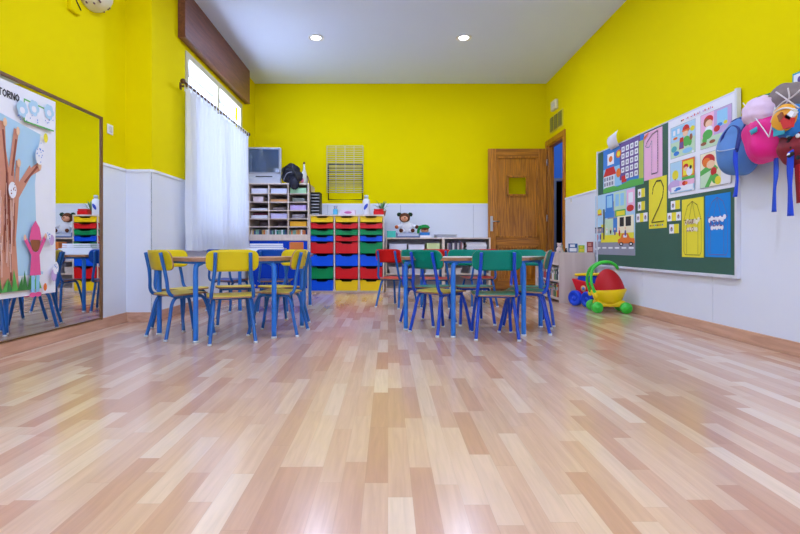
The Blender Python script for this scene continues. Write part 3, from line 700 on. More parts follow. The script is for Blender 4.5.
# ------------------------------------------------------------------ chairs
def make_chair(col, tubem, label, seatm=None):
    t = thing('school_chair', label, 'chair')
    # seat: slightly dished plywood
    poly = rrect(.33, .285, .05, 5, 0, .0); b = MB()
    NX = 10
    def seatz(x, y): return .319+.004*(x/.16)**2+.035*y-.012*max(0, (y-.08)/.09)**2
    n = len(poly); rings = [1, .8, .55, .3, .001]; top = []; fs = []
    for s_ in rings:
        for x, y in poly: X_, Y_ = x*s_, .01+(y-.01)*s_; top.append((X_, Y_, seatz(X_, Y_)))
    for r in range(4):
        for k in range(n): k2 = (k+1) % n; fs.append((r*n+k, r*n+k2, (r+1)*n+k2, (r+1)*n+k))
    m0 = len(top); bot = [(x, y, z-.011) for x, y, z in top]
    fb = [tuple(reversed([i+m0 for i in f])) for f in fs]
    b.add(top+bot, fs+fb, seatm or col, True)
    edge = [(k, (k+1) % n, m0+(k+1) % n, m0+k) for k in range(n)]
    o_ = len(b.v)-2*m0
    ks = b.slot(TOPW)
    for f in edge: b.f.append([i+o_ for i in f]); b.mi.append(ks); b.sm.append(False)
    b.build('seat', t)
    # backrest: curved plywood band
    b = MB(); W2, z0, z1 = .172, .488, .632; nx, nz = 16, 8; vf = []; vb = []
    def shape(u, v):
        x = u*W2; zz = (z0+z1)/2+v*(z1-z0)/2
        r = .05; ax = abs(x); lim = W2-r
        if ax > lim:
            q = (ax-lim)/r; hh = (z1-z0)/2-r+r*math.sqrt(max(0, 1-q*q)); zz = (z0+z1)/2+v*hh
        return x, zz
    us = [-1, -.985, -.95, -.9, -.82, -.7, -.5, -.25, 0, .25, .5, .7, .82, .9, .95, .985, 1]
    for u in us:
        for j in range(nz+1):
            v = -1+2*j/nz; x, zz = shape(u, v); y = -.178+.028*(x/W2)**2-(zz-.56)*.22
            vf.append((x, y+.006, zz)); vb.append((x, y-.005, zz))
    N_ = len(vf); fs = []; wd = nz+1
    for i in range(len(us)-1):
        for j in range(nz): a = i*wd+j; fs.append((a, a+wd, a+wd+1, a+1))
    fb = [tuple(reversed([q+N_ for q in f])) for f in fs]
    b.add(vf+vb, fs+fb, col, True)
    rim = [i*wd for i in range(len(us))]+[(len(us)-1)*wd+j for j in range(1, nz+1)]+[i*wd+nz for i in range(len(us)-2, -1, -1)]+[j for j in range(nz-1, 0, -1)]
    ks = b.slot(TOPW)
    for k in range(len(rim)): a, c = rim[k], rim[(k+1) % len(rim)]; b.f.append([a, c, c+N_, a+N_]); b.mi.append(ks); b.sm.append(False)
    b.build('backrest', t)
    r = .0122
    for s_ in (-1, 1):
        b = MB(); b.tube(bez([(s_*.148, -.185, .004), (s_*.133, -.15, .15), (s_*.122, -.128, .25), (s_*.12, -.10, .292), (s_*.12, -.06, .298)]), r, tubem); lg = b.build('leg', t)
        b = MB(); b.lathe([(.0135, 0), (.0145, .003), (.0135, .014)], (s_*.148, -.186, 0), CAPM, 12); b.build('foot_cap', lg)
        b = MB(); b.tube(bez([(s_*.148, .185, .004), (s_*.135, .155, .15), (s_*.122, .13, .25), (s_*.12, .10, .292), (s_*.12, .06, .298)]), r, tubem); lg = b.build('leg', t)
        b = MB(); b.lathe([(.0135, 0), (.0145, .003), (.0135, .014)], (s_*.148, .186, 0), CAPM, 12); b.build('foot_cap', lg)
        b = MB(); b.tube([(s_*.12, -.06, .298), (s_*.12, .06, .298)], r, tubem); b.build('side_rail', t)
        b = MB(); b.tube(bez([(s_*.132, -.06, .302), (s_*.137, -.135, .312), (s_*.135, -.162, .35), (s_*.126, -.168, .42), (s_*.116, -.180, .50), (s_*.112, -.206, .615)]), r, tubem, radii=None); b.build('back_upright', t)
    b = MB(); b.tube([(-.12, -.06, .296), (.12, -.06, .296)], .008, tubem); b.tube([(-.12, .09, .296), (.12, .09, .296)], .008, tubem); b.build('crossbar', t)
    return t
cY = mat('yellow_laminate', (224, 200, 28), .32, var=.05); cG = mat('green_laminate', (0, 128, 108), .32, var=.05); cR = mat('red_laminate', (206, 26, 24), .32, var=.05); cB = mat('blue_laminate', (14, 78, 176), .32, var=.05)
cOl = mat('worn_yellow_seat', (205, 190, 50), .35, var=.1)
def pos(mx_, my_, th):
    a = R(th); f = (-math.sin(a), math.cos(a)); return (mx_+.186*f[0], my_+.186*f[1], 0), a
GY, GG, GR, GB_ = 'yellow chairs round the near left table', 'green chairs round the near right table', 'red chairs round the far right table', 'blue chairs round the far left table'
def place(proto, first, mx_, my_, th, label, group):
    l, a = pos(mx_, my_, th)
    if first: proto.location = l; proto.rotation_euler = (0, 0, a); proto['label'] = label; proto['group'] = group; return proto
    return dup(proto, l, a, label, group)
py_ = make_chair(cY, BLUE_L, '')
for i, q in enumerate([(-1.04, 3.355, 21, 'yellow school chair nearest the camera with its back turned, at the left table'),
          (-1.65, 3.55, -40, 'leftmost yellow school chair, angled in at the slanted end of the left table'),
          (-.645, 3.79, 84, 'yellow school chair at the right end of the left table, seen side on'),
          (-1.83, 4.15, 242, 'yellow school chair behind the leftmost one, far side of the left table'),
          (-1.38, 4.50, 199, 'yellow school chair in the middle of the far side of the left table'),
          (-.80, 4.42, 142, 'yellow school chair at the right of the far side of the left table')]):
    place(py_, i == 0, *q, GY)
pg_ = make_chair(cG, BLUE_D, '')
for i, q in enumerate([(.76, 3.47, -5, 'green school chair nearest the camera with its back turned, at the right table'),
          (1.25, 3.845, 71, 'green school chair at the right end of the right table, seen edge on'),
          (.21, 4.42, 225, 'green school chair at the left of the far side of the right table'),
          (.70, 4.52, 187, 'green school chair in the middle of the far side of the right table'),
          (1.235, 4.47, 176, 'green school chair at the right of the far side of the right table')]):
    place(pg_, i == 0, *q, GG)
po_ = make_chair(cG, BLUE_D, '', cOl)
place(po_, True, .262, 3.735, -50, 'green-backed school chair with worn yellow seat at the left end of the right table', GG)
pr_ = make_chair(cR, BLUE_L, '')
for i, q in enumerate([(-.01, 5.36, -35, 'red school chair in the gap between the two near tables, by the drawers'),
          (.50, 5.30, -8, 'red school chair behind the green-backed chair with the yellow seat'),
          (1.05, 5.42, 12, 'red school chair furthest right, behind the near right table')]):
    place(pr_, i == 0, *q, GR)
pb_ = make_chair(cB, BLUE_L, '')
for i, q in enumerate([(-1.72, 5.06, -22, 'blue school chair closest to the curtain, behind the left table'),
          (-1.15, 4.97, 2, 'blue school chair nearest the coloured drawers, behind the left table')]):
    place(pb_, i == 0, *q, GB_)

# ------------------------------------------------------------------ trapezoid tables
def make_table(topm, legm, label, loc, th, s0=.62, s1=1.22, d=.53, zt=.58, wide_near=False, group=None):
    """origin under the middle of the near side, y runs away"""
    t = thing('school_table', label, 'table', loc, R(th), group)
    a, c = (s1, s0) if wide_near else (s0, s1)
    corners = [(-a/2, 0), (a/2, 0), (c/2, d), (-c/2, d)]
    # rounded corners
    poly = []; r = .035
    for i in range(4):
        p = Vector(corners[i]); q0 = Vector(corners[i-1]); q1 = Vector(corners[(i+1) % 4])
        d0 = (q0-p).normalized(); d1 = (q1-p).normalized(); A = p+d0*r; B = p+d1*r
        for k in range(5): u = k/4; poly.append(tuple((1-u)**2*A+2*u*(1-u)*p+u*u*B))
    b = MB(); b.prism(poly, zt-.026, zt-.003, TOPW); b.prism(poly, zt-.003, zt, topm); b.build('tabletop', t)
    cx, cy = 0, d*.5; ins = []
    for x, y in corners:
        v = Vector((x-cx, y-cy)); L_ = v.length; v = v*(1-.048/L_); ins.append((cx+v.x, cy+v.y))
    fr_ = MB()
    for i in range(4):
        p, q = ins[i], ins[(i+1) % 4]; fr_.tube([(p[0], p[1], zt-.034), (q[0], q[1], zt-.034)], .009, legm, 8)
    fr_.build('frame', t)
    for x, y in ins:
        b = MB(); v = Vector((cx-x, cy-y, 0)).normalized()
        b.tube(bez([(x, y, .005), (x, y, .3), (x, y, zt-.09), (x+v.x*.012, y+v.y*.012, zt-.05), (x+v.x*.05, y+v.y*.05, zt-.034)], 5), .0175, legm, 14); lg = b.build('leg', t)
        b = MB(); b.lathe([(.019, 0), (.020, .004), (.019, .014)], (x, y, 0), CAPM, 14); b.build('foot_cap', lg)
    return t
TB = mat('tan_tabletop', (186, 140, 108), .35); TG = mat('pale_tabletop', (205, 205, 205), .35); TW = mat('white_tabletop', (216, 218, 228), .35)
make_table(TB, LEGB, 'trapezoid school table with brown top and blue legs, near left, yellow chairs round it', (-1.055, 3.47, 0), 19, s0=.60, s1=1.15, d=.475)
make_table(TG, LEGB, 'trapezoid school table with pale edge and blue legs, near right, green chairs round it', (.737, 3.615, 0), 7, s0=.61, s1=1.20, d=.40)
make_table(TW, LEGB, 'white-topped table with papers, behind the near left table', (-1.17, 5.02, 0), 2, s0=.72, s1=.72, d=.55)
make_table(TG, LEGB, 'school table half hidden behind the near right table, red chairs before it', (.94, 5.56, 0), 4, wide_near=True)
# things on the far left table
def papers(n, x, y, z, w_, d_, rz, label, cat='papers', mats=(PAPER,), name='paper_stack'):
    b = MB()
    for k in range(n):
        j = Matrix.Rotation(R(random.uniform(-6, 6)), 3, 'Z')
        b.box(-w_/2, w_/2, -d_/2, d_/2, k*.006, k*.006+.005, mats[k % len(mats)], rot=j)
    return tag(b.build(name, loc=(x, y, z), rotz=R(rz)), label, cat)
papers(4, -.98, 5.17, .581, .22, .17, 10, 'loose white papers lying on the white-topped far left table')
b = MB(); b.box(-.19, .19, -.13, .13, 0, .012, WHITE)
for s_ in (-1, 1): b.box(-.19, .19, s_*.13-.005, s_*.13+.005, 0, .06, WHITE); b.box(s_*.19-.005, s_*.19+.005, -.13, .13, 0, .06, WHITE)
for k in range(5): b.box(-.17, .17, -.11, .11, .015+k*.02, .03+k*.02, PAPER, rot=Matrix.Rotation(R(random.uniform(-8, 8)), 3, 'Z'))
tag(b.build('paper_tray', loc=(-1.30, 5.36, .581), rotz=.1), 'white tray heaped with paper on the far left table', 'tray')
b = MB(); b.box(-.07, .07, -.05, .05, 0, .125, M('orange_carton', (205, 110, 40), rough=.6)); b.box(-.065, .065, -.045, .045, .125, .128, M('orange_carton_lid', (225, 140, 60), rough=.6))
tag(b.build('carton', loc=(-.99, 5.40, .581), rotz=.3, bevel=.003), 'small orange carton beside the paper tray on the far left table', 'carton')

# ------------------------------------------------------------------ tall pigeonhole cabinet
CX0, CX1, CY0, CY1 = -2.005, -1.135, 7.16, 7.75
sF = 500/CY0
def zc(py): return .65+(247.5-py)/sF
cab = thing('pigeonhole_cabinet', 'tall beech cabinet with eighteen pigeonholes over blue doors, beside the curtain', 'cabinet', (0, 0, 0))
rows = [zc(v) for v in (184.6, 193.6, 202, 210.5, 218.8, 226.8, 234.5)]
ztop = zc(184.3)
t = .018
b = MB(); b.box(CX0, CX0+t, CY0, CY1, 0, ztop, BEECH); b.box(CX1-t, CX1, CY0, CY1, 0, ztop, BEECH); b.box(CX0+t, CX1-t, CY1-.01, CY1, .04, ztop-.02, M('cabinet_back', (150, 130, 135), rough=.7))
b.box(CX0, CX1, CY0, CY1, ztop, ztop+t, BEECH); b.box(CX0+t, CX1-t, CY0+.01, CY1-.01, .0, .06, BEECH)
b.box(CX0+t, CX1-t, CY0, CY1-.01, zc(240.5), zc(234.5), BEECH)
b.build('body', cab, bevel=.001)
cw = (CX1-CX0-2*t)/3
for i in range(1, 3):
    b = MB(); x = CX0+t+cw*i; b.box(x-.007, x+.007, CY0+.002, CY1-.01, zc(234.5), ztop, BEECH); b.build('divider', cab)
for r in rows[1:-1]:
    b = MB(); b.box(CX0+t, CX1-t, CY0+.001, CY1-.01, r-.006, r+.006, BEECH); b.build('shelf', cab)
BD = M('blue_door_laminate', (0, 62, 190), rough=.35)
for i in range(2):
    x0 = CX0+t+(CX1-CX0-2*t)/2*i; b = MB(); b.box(x0+.003, x0+(CX1-CX0-2*t)/2-.003, CY0, CY0+.018, .065, zc(241), BD); d_ = b.build('door', cab, bevel=.002)
    hx = x0+((CX1-CX0-2*t)/2-.04 if i == 0 else .04)
    b = MB(); b.tube([(hx, CY0, .60), (hx, CY0-.02, .60)], .007, METAL); b.ball((hx, CY0-.024, .60), .013, METAL); b.build('knob', d_)
# contents of pigeonholes
def tray(cx, z, w_, h_, col, label, depth=.26, y=CY0+.03):
    m = M('box_%d_%d_%d' % col, col, rough=.6); b = MB(); th = .004
    b.box(-w_/2, w_/2, 0, depth, 0, th, m)
    b.box(-w_/2, w_/2, 0, th, 0, h_, m); b.box(-w_/2, w_/2, depth-th, depth, 0, h_, m); b.box(-w_/2, -w_/2+th, 0, depth, 0, h_, m); b.box(w_/2-th, w_/2, 0, depth, 0, h_, m)
    b.box(-w_/2-.004, w_/2+.004, -.003, th, h_-.008, h_, m)
    b.box(-w_/2+.01, w_/2-.01, .01, depth-.01, th, h_*.8, PAPER)
    return tag(b.build('storage_box', loc=(cx, y, z)), label, 'box', 'boxes in the pigeonholes')
colx = [CX0+t+cw*(i+.5) for i in range(3)]
rz = [ztop]+rows[1:-1]+[zc(234.5)]
floorz = [r+.0065 for r in rows[1:-1]]+[zc(234.5)+.001]
CN = ('left', 'middle', 'right'); RN = ('top', 'second', 'third', 'fourth', 'fifth', 'bottom')
def lab(s_, c, r): return '%s in the %s column, %s row of the pigeonholes' % (s_, CN[c], RN[r])
tray(colx[0], floorz[0], .235, .072, (226, 226, 240), lab('white box', 0, 0)); tray(colx[1], floorz[0], .235, .070, (214, 220, 244), lab('pale blue box', 1, 0)); tray(colx[2], floorz[0], .235, .078, (170, 222, 176), lab('mint green box', 2, 0))
tray(colx[0]-.02, floorz[1], .15, .075, (224, 208, 214), lab('small pale pink box', 0, 1)); tray(colx[1], floorz[1], .235, .032, (226, 168, 110), lab('shallow orange tray', 1, 1))
tray(colx[2], floorz[2], .235, .075, (200, 178, 232), lab('lilac box', 2, 2)); tray(colx[0], floorz[2], .235, .028, (228, 228, 238), lab('shallow white tray', 0, 2)); tray(colx[0], floorz[3], .235, .048, (230, 230, 240), lab('white tray with dark red folders', 0, 3)); tray(colx[1], floorz[3], .235, .072, (206, 200, 240), lab('pale lilac box', 1, 3))
b = MB()
for k in range(3): b.box(-.1, .1, 0, .24, k*.008, k*.008+.007, M('maroon_folder', (120, 20, 60), rough=.6))
tag(b.build('folder_stack', loc=(colx[0], CY0+.05, floorz[3]+.049)), 'dark red folders lying on the white tray in the left column', 'folders')
tray(colx[2], floorz[4], .24, .072, (242, 178, 24), lab('bright yellow box', 2, 4))
def heap(cx, z, label, cols, n=6, h=.012):
    b = MB()
    for k in range(n):
        j = Matrix.Rotation(R(random.uniform(-12, 12)), 3, 'Z')@Matrix.Rotation(R(random.uniform(-3, 3)), 3, 'Y')
        c = cols[k % len(cols)]; b.box(-.09, .09, .0, .2, k*h*.6+.003, k*h*.6+h*.5+.003, M('sheet_%d_%d_%d' % c, c, rough=.7), rot=j)
    tag(b.build('paper_heap', loc=(cx, CY0+.06, z+.01)), label, 'papers')
heap(colx[2], floorz[1], lab('grey-green heap of papers', 2, 1), [(150, 165, 150), (200, 200, 200), (110, 130, 120)]); heap(colx[1], floorz[2], lab('few crumpled grey papers', 1, 2), [(150, 140, 150), (190, 170, 170)], 4)
heap(colx[2], floorz[3], lab('jumbled white papers', 2, 3), [(200, 190, 200), (225, 225, 235), (140, 120, 140)], 7)
# bottom row: small bottles/books standing upright
bk = [(30, 130, 120), (220, 215, 200), (210, 120, 60), (60, 70, 120), (120, 170, 150), (230, 230, 235), (40, 60, 60), (200, 160, 90)]
for c in range(3):
    n = 11
    for k in range(n):
        col = random.choice(bk); m = M('spine_%d_%d_%d' % col, col, rough=.6); b = MB(); hh = random.uniform(.055, .072); w_ = .255/n
        b.box(-w_*.44, w_*.44, 0, .16, 0, hh, m); b.box(-w_*.40, w_*.40, .004, .156, hh-.004, hh+.0005, PAPER)
        x = colx[c]-.1275+w_*(k+.5)
        tag(b.build('small_book', loc=(x, CY0+.03+random.uniform(0, .01), floorz[5])), 'small upright booklet packed in the bottom row, %s column of the pigeonholes' % CN[c], 'book', 'booklets in the bottom %s pigeonhole' % CN[c])

# television
tv = thing('television', 'silver grey box television with curved screen on top of the pigeonhole cabinet', 'television', (-1.80, 7.26, ztop+t), R(4))
TVM = M('silver_plastic', (196, 200, 210), rough=.4); SCR = M('dark_glass_screen', (48, 74, 108), rough=.08, coat=1)
b = MB(); b.box(-.245, .245, 0, .07, .0, .535, TVM, bev=.02)
b.box(-.22, .22, .06, .22, .04, .50, TVM, bev=.02); b.prism([(-.2, .06), (.2, .06), (.14, .46), (-.14, .46)], .22, .42, TVM, 'xz')
b.build('casing', tv)
b = MB(); vs = []; n = 12
for j in range(n+1):
    for i in range(n+1):
        u, v_ = -1+2*i/n, -1+2*j/n; vs.append((u*.213, -.012+.010*(u*u+v_*v_)/2, .335+v_*.165))
b.add(vs, [(j*(n+1)+i, j*(n+1)+i+1, (j+1)*(n+1)+i+1, (j+1)*(n+1)+i) for j in range(n) for i in range(n)], SCR, True)
o = b.build('screen', tv)
b = MB()
for x0, x1, z0, z1 in ((-.228, .228, .155, .170), (-.228, .228, .50, .515), (-.228, -.213, .155, .515), (.213, .228, .155, .515)): b.box(x0, x1, -.016, .004, z0, z1, M('bezel_grey', (150, 156, 170), rough=.4))
b.build('bezel', tv)
b = MB(); b.box(-.12, .12, -.004, .006, .10, .115, DARK); b.build('tape_slot', tv)
b = MB()
for k in range(5): b.box(-.13+k*.03, -.115+k*.03, -.004, .006, .05, .058, DARK)
b.build('button_row', tv)
b = MB(); b.box(-.24, .24, -.03, .03, 0, .09, TVM, bev=.015); b.build('lower_panel', tv)

# dark jacket bundle
def cloth_noise(u, a=.12, f=5, ph=0):
    d = 1+a*math.sin(u.x*f+ph)*math.cos(u.y*f*1.3+ph*2)+a*.7*math.sin(u.z*f*1.7+u.x*3+ph)
    return u*d
NV = M('navy_cloth', (14, 18, 40), rough=.6, bump=.5, bscale=14)
jk = MB(); jk.ball((-1.415, 7.27, 1.722), (.135, .11, .138), NV, 28, 20, fn=lambda u: cloth_noise(u, .10, 4, 1))
jk.ball((-1.33, 7.20, 1.665), (.105, .08, .085), NV, 24, 16, fn=lambda u: cloth_noise(u, .09, 4, 2))
jk.ball((-1.335, 7.12, 1.56), (.07, .032, .085), NV, 20, 14, fn=lambda u: cloth_noise(u, .1, 6, 3))
jk.tube(bez([(-1.52, 7.2, 1.68), (-1.46, 7.13, 1.80), (-1.38, 7.12, 1.78), (-1.32, 7.1, 1.70), (-1.28, 7.1, 1.6)]), .012, BLACK, 8)
jk.tube(bez([(-1.5, 7.16, 1.60), (-1.44, 7.11, 1.70), (-1.36, 7.09, 1.72)]), .006, M('grey_zip', (150, 155, 175), rough=.4), 6)
tag(jk.build('rolled_jacket'), 'navy blue jacket bundled beside the television, drooping over the cabinet edge', 'jacket')
b = MB(); b.lathe([(.045, 0), (.05, .01), (.048, .1), (.03, .17), (.015, .21), (.012, .28), (.003, .30)], (-1.215, 7.24, ztop+t), M('translucent_white', (205, 205, 190), rough=.3), 18)
b.lathe([(.012, .0), (.016, .01), (.012, .03)], (-1.215, 7.24, ztop+t+.285), M('dark_red_cap', (90, 20, 25), rough=.5), 12); b.ball((-1.235, 7.20, ztop+.06), (.03, .02, .035), M('pink_blob', (220, 120, 150), rough=.5))
tag(b.build('bottle'), 'pale cone-shaped bottle with dark cap on the cabinet corner', 'bottle')
b = MB(); b.tube(bez([(-1.165, 7.22, 1.68), (-1.15, 7.19, 1.66), (-1.122, 7.18, 1.56), (-1.115, 7.19, 1.44)]), .008, M('brown_strap', (110, 78, 20), rough=.6), 8)
b.tube(bez([(-1.17, 7.30, 1.60), (-1.17, 7.24, 1.66), (-1.165, 7.22, 1.68)]), .008, M('brown_strap', (110, 78, 20)), 8)
tag(b.build('strap'), 'brown strap hanging over the right side of the pigeonhole cabinet', 'strap')

# ------------------------------------------------------------------ coloured drawer unit
DX0, DX1, DYF, DYB = -1.125, -.055, 7.13, 7.70
s7 = 500/DYF
def zd(py): return .65+(247.5-py)/s7
du = thing('drawer_unit', 'beech storage unit with three columns of coloured plastic drawers against back wall', 'drawer unit')
zt_ = zd(214.6)
b = MB(); t = .018
b.box(DX0, DX1, DYF, DYB, zt_-t, zt_, BEECH); b.box(DX0, DX1, DYF, DYB, .02, .045, BEECH); b.box(DX0+.01, DX1-.01, DYF+.02, DYB-.02, 0, .02, BEECH)
dw = (DX1-DX0-t)/3
for i in range(4): x = DX0+dw*i; b.box(x, x+t, DYF, DYB, .045, zt_-t, BEECH)
b.box(DX0+t, DX1-t, DYB-.01, DYB, .045, zt_-t, DARK)
b.build('body', du, bevel=.001)
RED = M('red_drawer', (214, 14, 24), rough=.35); GRN = M('green_drawer', (0, 140, 78), rough=.35); BLU = M('blue_drawer', (0, 84, 226), rough=.35); YLW = M('yellow_drawer', (246, 208, 8), rough=.35)
CM = {'R': RED, 'G': GRN, 'B': BLU, 'Y': YLW}
cols = ['YRGBRBGB', 'YRGRRBRY', 'YRGBGBRY']
ys = [(216.4, 222.3), (223.0, 228.7), (229.4, 235.1), (235.8, 241.4), (242.2, 253.6), (254.6, 266.2), (267.2, 279.0), (280.0, 291.0)]
for c in range(3):
    x0 = DX0+dw*c+t+.004; x1 = DX0+dw*(c+1)-.004; xm = (x0+x1)/2
    for r in range(8):
        za, zb = zd(ys[r][1])+.004, zd(ys[r][0])-.002; m = CM[cols[c][r]]; b = MB(); hh = zb-za; tp = .008
        # front with scooped finger grip
        gw = .085; sc_ = min(.022, hh*.3)
        poly = [(x0+tp, za), (x1-tp, za), (x1, zb-.008), (x1, zb), (xm+gw, zb), (xm+gw-.022, zb-sc_), (xm-gw+.022, zb-sc_), (xm-gw, zb), (x0, zb), (x0, zb-.008)]
        b.prism(poly, DYF-.004, DYF+.008, m, 'xz')
        b.prism([(x0, zb-.008), (x1, zb-.008), (x1, zb-.002), (x0, zb-.002)], DYF-.014, DYF-.003, m, 'xz') if False else None
        lip = [(x0, DYF-.004), (x1, DYF-.004)]
        for a, c_ in ((x0, xm-gw), (xm+gw, x1)): b.box(a, c_, DYF-.014, DYF-.003, zb-.007, zb, m)
        b.box(xm-gw+.02, xm+gw-.02, DYF-.014, DYF-.003, zb-sc_-.006, zb-sc_, m)
        b.box(x0+tp, x0+tp+.003, DYF+.008, DYB-.03, za, zb-.004, m); b.box(x1-tp-.003, x1-tp, DYF+.008, DYB-.03, za, zb-.004, m); b.box(x0+tp, x1-tp, DYF+.008, DYB-.03, za, za+.003, m)
        dd = b.build('drawer', du)
        dd['label'] = {'R': 'red plastic drawer', 'G': 'green plastic drawer', 'B': 'blue plastic drawer', 'Y': 'yellow plastic drawer'}[cols[c][r]]
        # runners
        b = MB()
        for a in (x0-.003, x1-.001): b.box(a, a+.004, DYF+.004, DYB-.03, zb-.003, zb+.001, DARK)
        b.build('runner', du)
# on top of drawer unit
t_ = thing('letter_tray_tower', 'black stack of small trays standing behind the coloured drawer unit top left corner', 'tray tower', (-1.06, 7.40, zt_))
b = MB(); 
for s_ in (-1, 1): b.box(s_*.062-.004, s_*.062+.004, -.12, .12, 0, .335, BLACK)
b.box(-.066, .066, -.12, .12, .33, .336, BLACK); b.box(-.066, .066, .115, .12, 0, .33, BLACK); b.build('frame', t_)
for k in range(7):
    b = MB(); z = .008+k*.046; b.box(-.057, .057, -.115, .11, z, z+.005, BLACK); b.box(-.054, .054, -.117, .08, z+.008, z+.022, M('grey_paper', (168, 172, 180), rough=.7)); b.build('tray', t_)
o = thing('pen_holder', 'blue desk pen holder with pens on the drawer unit', 'pen holder', (-.80, 7.32, zt_))
LB = M('light_blue_plastic', (70, 170, 210), rough=.35)
b = MB(); b.box(-.11, .06, -.05, .05, 0, .012, LB, bev=.004); b.box(.0, .062, -.04, .04, .01, .09, LB, bev=.004); b.build('base', o)
for k, c in enumerate((BLACK, BLUE_D, BLACK)):
    b = MB(); b.tube([(.015+k*.016, 0, .085), (.012+k*.02, .005, .14)], .005, c, 8); b.build('pen', o)
o = thing('tissue_box', 'pale pink flat tissue box on the drawer unit', 'box', (-.58, 7.30, zt_))
b = MB(); b.box(-.11, .11, -.06, .06, 0, .075, M('pale_pink_card', (226, 206, 224), rough=.6), bev=.004); b.build('carton', o)
b = MB(); b.prism(ell(0, .038, .055, .018), -.0615, -.06, M('magenta_print', (196, 90, 160), rough=.6), 'xz'); b.build('printed_oval', o)
o = thing('spray_bottle', 'tall white bottle with blue label on the drawer unit', 'bottle', (-.315, 7.26, zt_))
b = MB(); b.lathe([(.045, 0), (.052, .006), (.052, .2), (.045, .225), (.026, .235), (.026, .245)], (0, 0, 0), WHITE, 24); b.build('body', o)
b = MB(); b.lathe([(.03, .24), (.03, .285), (.026, .29)], (0, 0, 0), M('pale_grey_cap', (200, 208, 216), rough=.4), 20); b.build('cap', o)
b = MB(); b.ball((-.005, -.05, .12), (.022, .004, .05), M('blue_label', (50, 80, 190), rough=.5), rot=Matrix.Rotation(.5, 3, 'Y')); b.build('label', o)
b = MB(); b.box(-.075, .075, -.05, .05, 0, .065, RED, bev=.012); b.box(-.07, .07, -.045, .045, .065, .09, RED, bev=.010)
tag(b.build('red_case', loc=(-.135, 7.27, zt_)), 'red plastic case at the right end of the drawer unit', 'case')
pl = thing('potted_plant', 'small spiky green plant behind the red case on the drawer unit', 'plant', (-.085, 7.52, zt_))
b = MB(); b.lathe([(.04, 0), (.055, .07), (.06, .08)], (0, 0, 0), M('clay_pot', (170, 90, 60), rough=.7), 16); b.build('pot', pl)
b = MB(); LG = M('sage_leaf', (120, 165, 105), rough=.6); LG2 = M('dark_leaf', (70, 120, 70), rough=.6)
for k in range(26):
    a = random.uniform(0, 2*PI); el = random.uniform(.1, 1.3); L_ = random.uniform(.13, .24); d = Vector((math.cos(a)*math.cos(el), math.sin(a)*math.cos(el)*.7, math.sin(el)))
    p0 = Vector((0, 0, .08)); s_ = d.cross(Vector((0, 0, 1))).normalized()*.012; mid = p0+d*L_*.6+Vector((0, 0, .01)); e_ = p0+d*L_-Vector((0, 0, .02))
    b.add([p0-s_*.4, p0+s_*.4, mid+s_, e_, mid-s_, mid+Vector((0, 0, .004))], [(0, 1, 2, 5), (5, 2, 3), (0, 5, 4), (5, 3, 4)], LG if k % 2 else LG2)
b.build('foliage', pl)

# wire rack on the back wall
wr = thing('wire_wall_rack', 'white and black wire paper rack hanging on the yellow back wall', 'rack', (0, 0, 0))
def bx_(px): return (px-388)/64.6
def bz_(py): return .65+(247.5-py)/64.6
yw = YB-.012
x0, x1 = bx_(327), bx_(363)
b = MB(); zA, zB = bz_(192.5), bz_(146)
for k in range(23):
    z = zA+(zB-zA)*k/22; b.tube([(x0, yw-.03-.02*(k % 3 == 0), z), (x1, yw-.03-.02*(k % 3 == 0), z)], .0042, LGREY, 6)
for k in range(5): x = x0+(x1-x0)*k/4; b.tube([(x, yw-.034, zA), (x, yw-.034, zB)], .0042, LGREY, 6)
b.build('wire_grid', wr)
b = MB(); zC = bz_(199.5); zD = bz_(164)
b.tube([(x0+.02, yw-.008, zD), (x0+.02, yw-.012, zC), (x1-.01, yw-.012, zC), (x1-.01, yw-.008, zD), (x0+.02, yw-.008, zD)], .011, BLACK, 8)
for k in range(6): z = zD-(zD-zC)*k/9; b.tube([(x0+.02, yw-.01, z), (x1-.01, yw-.01, z)], .006, DARK, 6)
b.build('back_frame', wr)

# ------------------------------------------------------------------ low open shelf with doll
LX0, LX1, LY0, LY1 = -.035, 1.51, 7.36, 7.74
s8 = 500/LY0
def zl(py): return .65+(247.5-py)/s8
low = thing('low_bookshelf', 'low pale beech open shelf unit between the drawers and the door', 'bookshelf')
zT = zl(237.6); t = .018
b = MB(); b.box(LX0, LX1, LY0, LY1, zT-t, zT, BEECH)
xm_ = (443.5-388)/s8
for x in (LX0, xm_-.02, xm_, LX1-t): b.box(x, x+t, LY0, LY1, .0, zT-t, BEECH)
b.box(LX0+t, LX1-t, LY1-.008, LY1, .05, zT-t, M('pale_back_panel', (180, 176, 186), rough=.7)); b.box(LX0+t, LX1-t, LY0+.01, LY1-.01, 0, .05, BEECH); b.build('body', low)
for z in (.25, .44, .60):
    for a, c in ((LX0+t, xm_-.02), (xm_+t, LX1-t)):
        b = MB(); b.box(a, c, LY0+.004, LY1-.01, z, z+.014, BEECH); b.build('shelf', low)
for k, (x, w_, h_, c, l) in enumerate([(.15, .26, .09, (214, 214, 228), 'white drawer-like box in the top left of the low shelf'), (.42, .24, .08, (224, 224, 236), 'second white box in the low shelf, right of the first'), (.67, .20, .10, (205, 222, 160), 'lime and white box in the low shelf')]):
    o = tray(x, .615, w_, h_, c, l, depth=.28, y=LY0+.03); o['group'] = 'boxes in the low shelf'
o = tag(MB().box(-.012, .012, -.006, 0, .045, .07, DARK).build('tag', loc=(.27, LY0+.025, .64)), 'small dark tag between the white boxes in the low shelf', 'tag')
bpy.data.objects.remove(o)
gcol = [(90, 80, 110), (180, 175, 190), (60, 60, 80), (200, 190, 195), (150, 90, 90), (110, 110, 130), (215, 210, 215)]
x = xm_+.06
k = 0
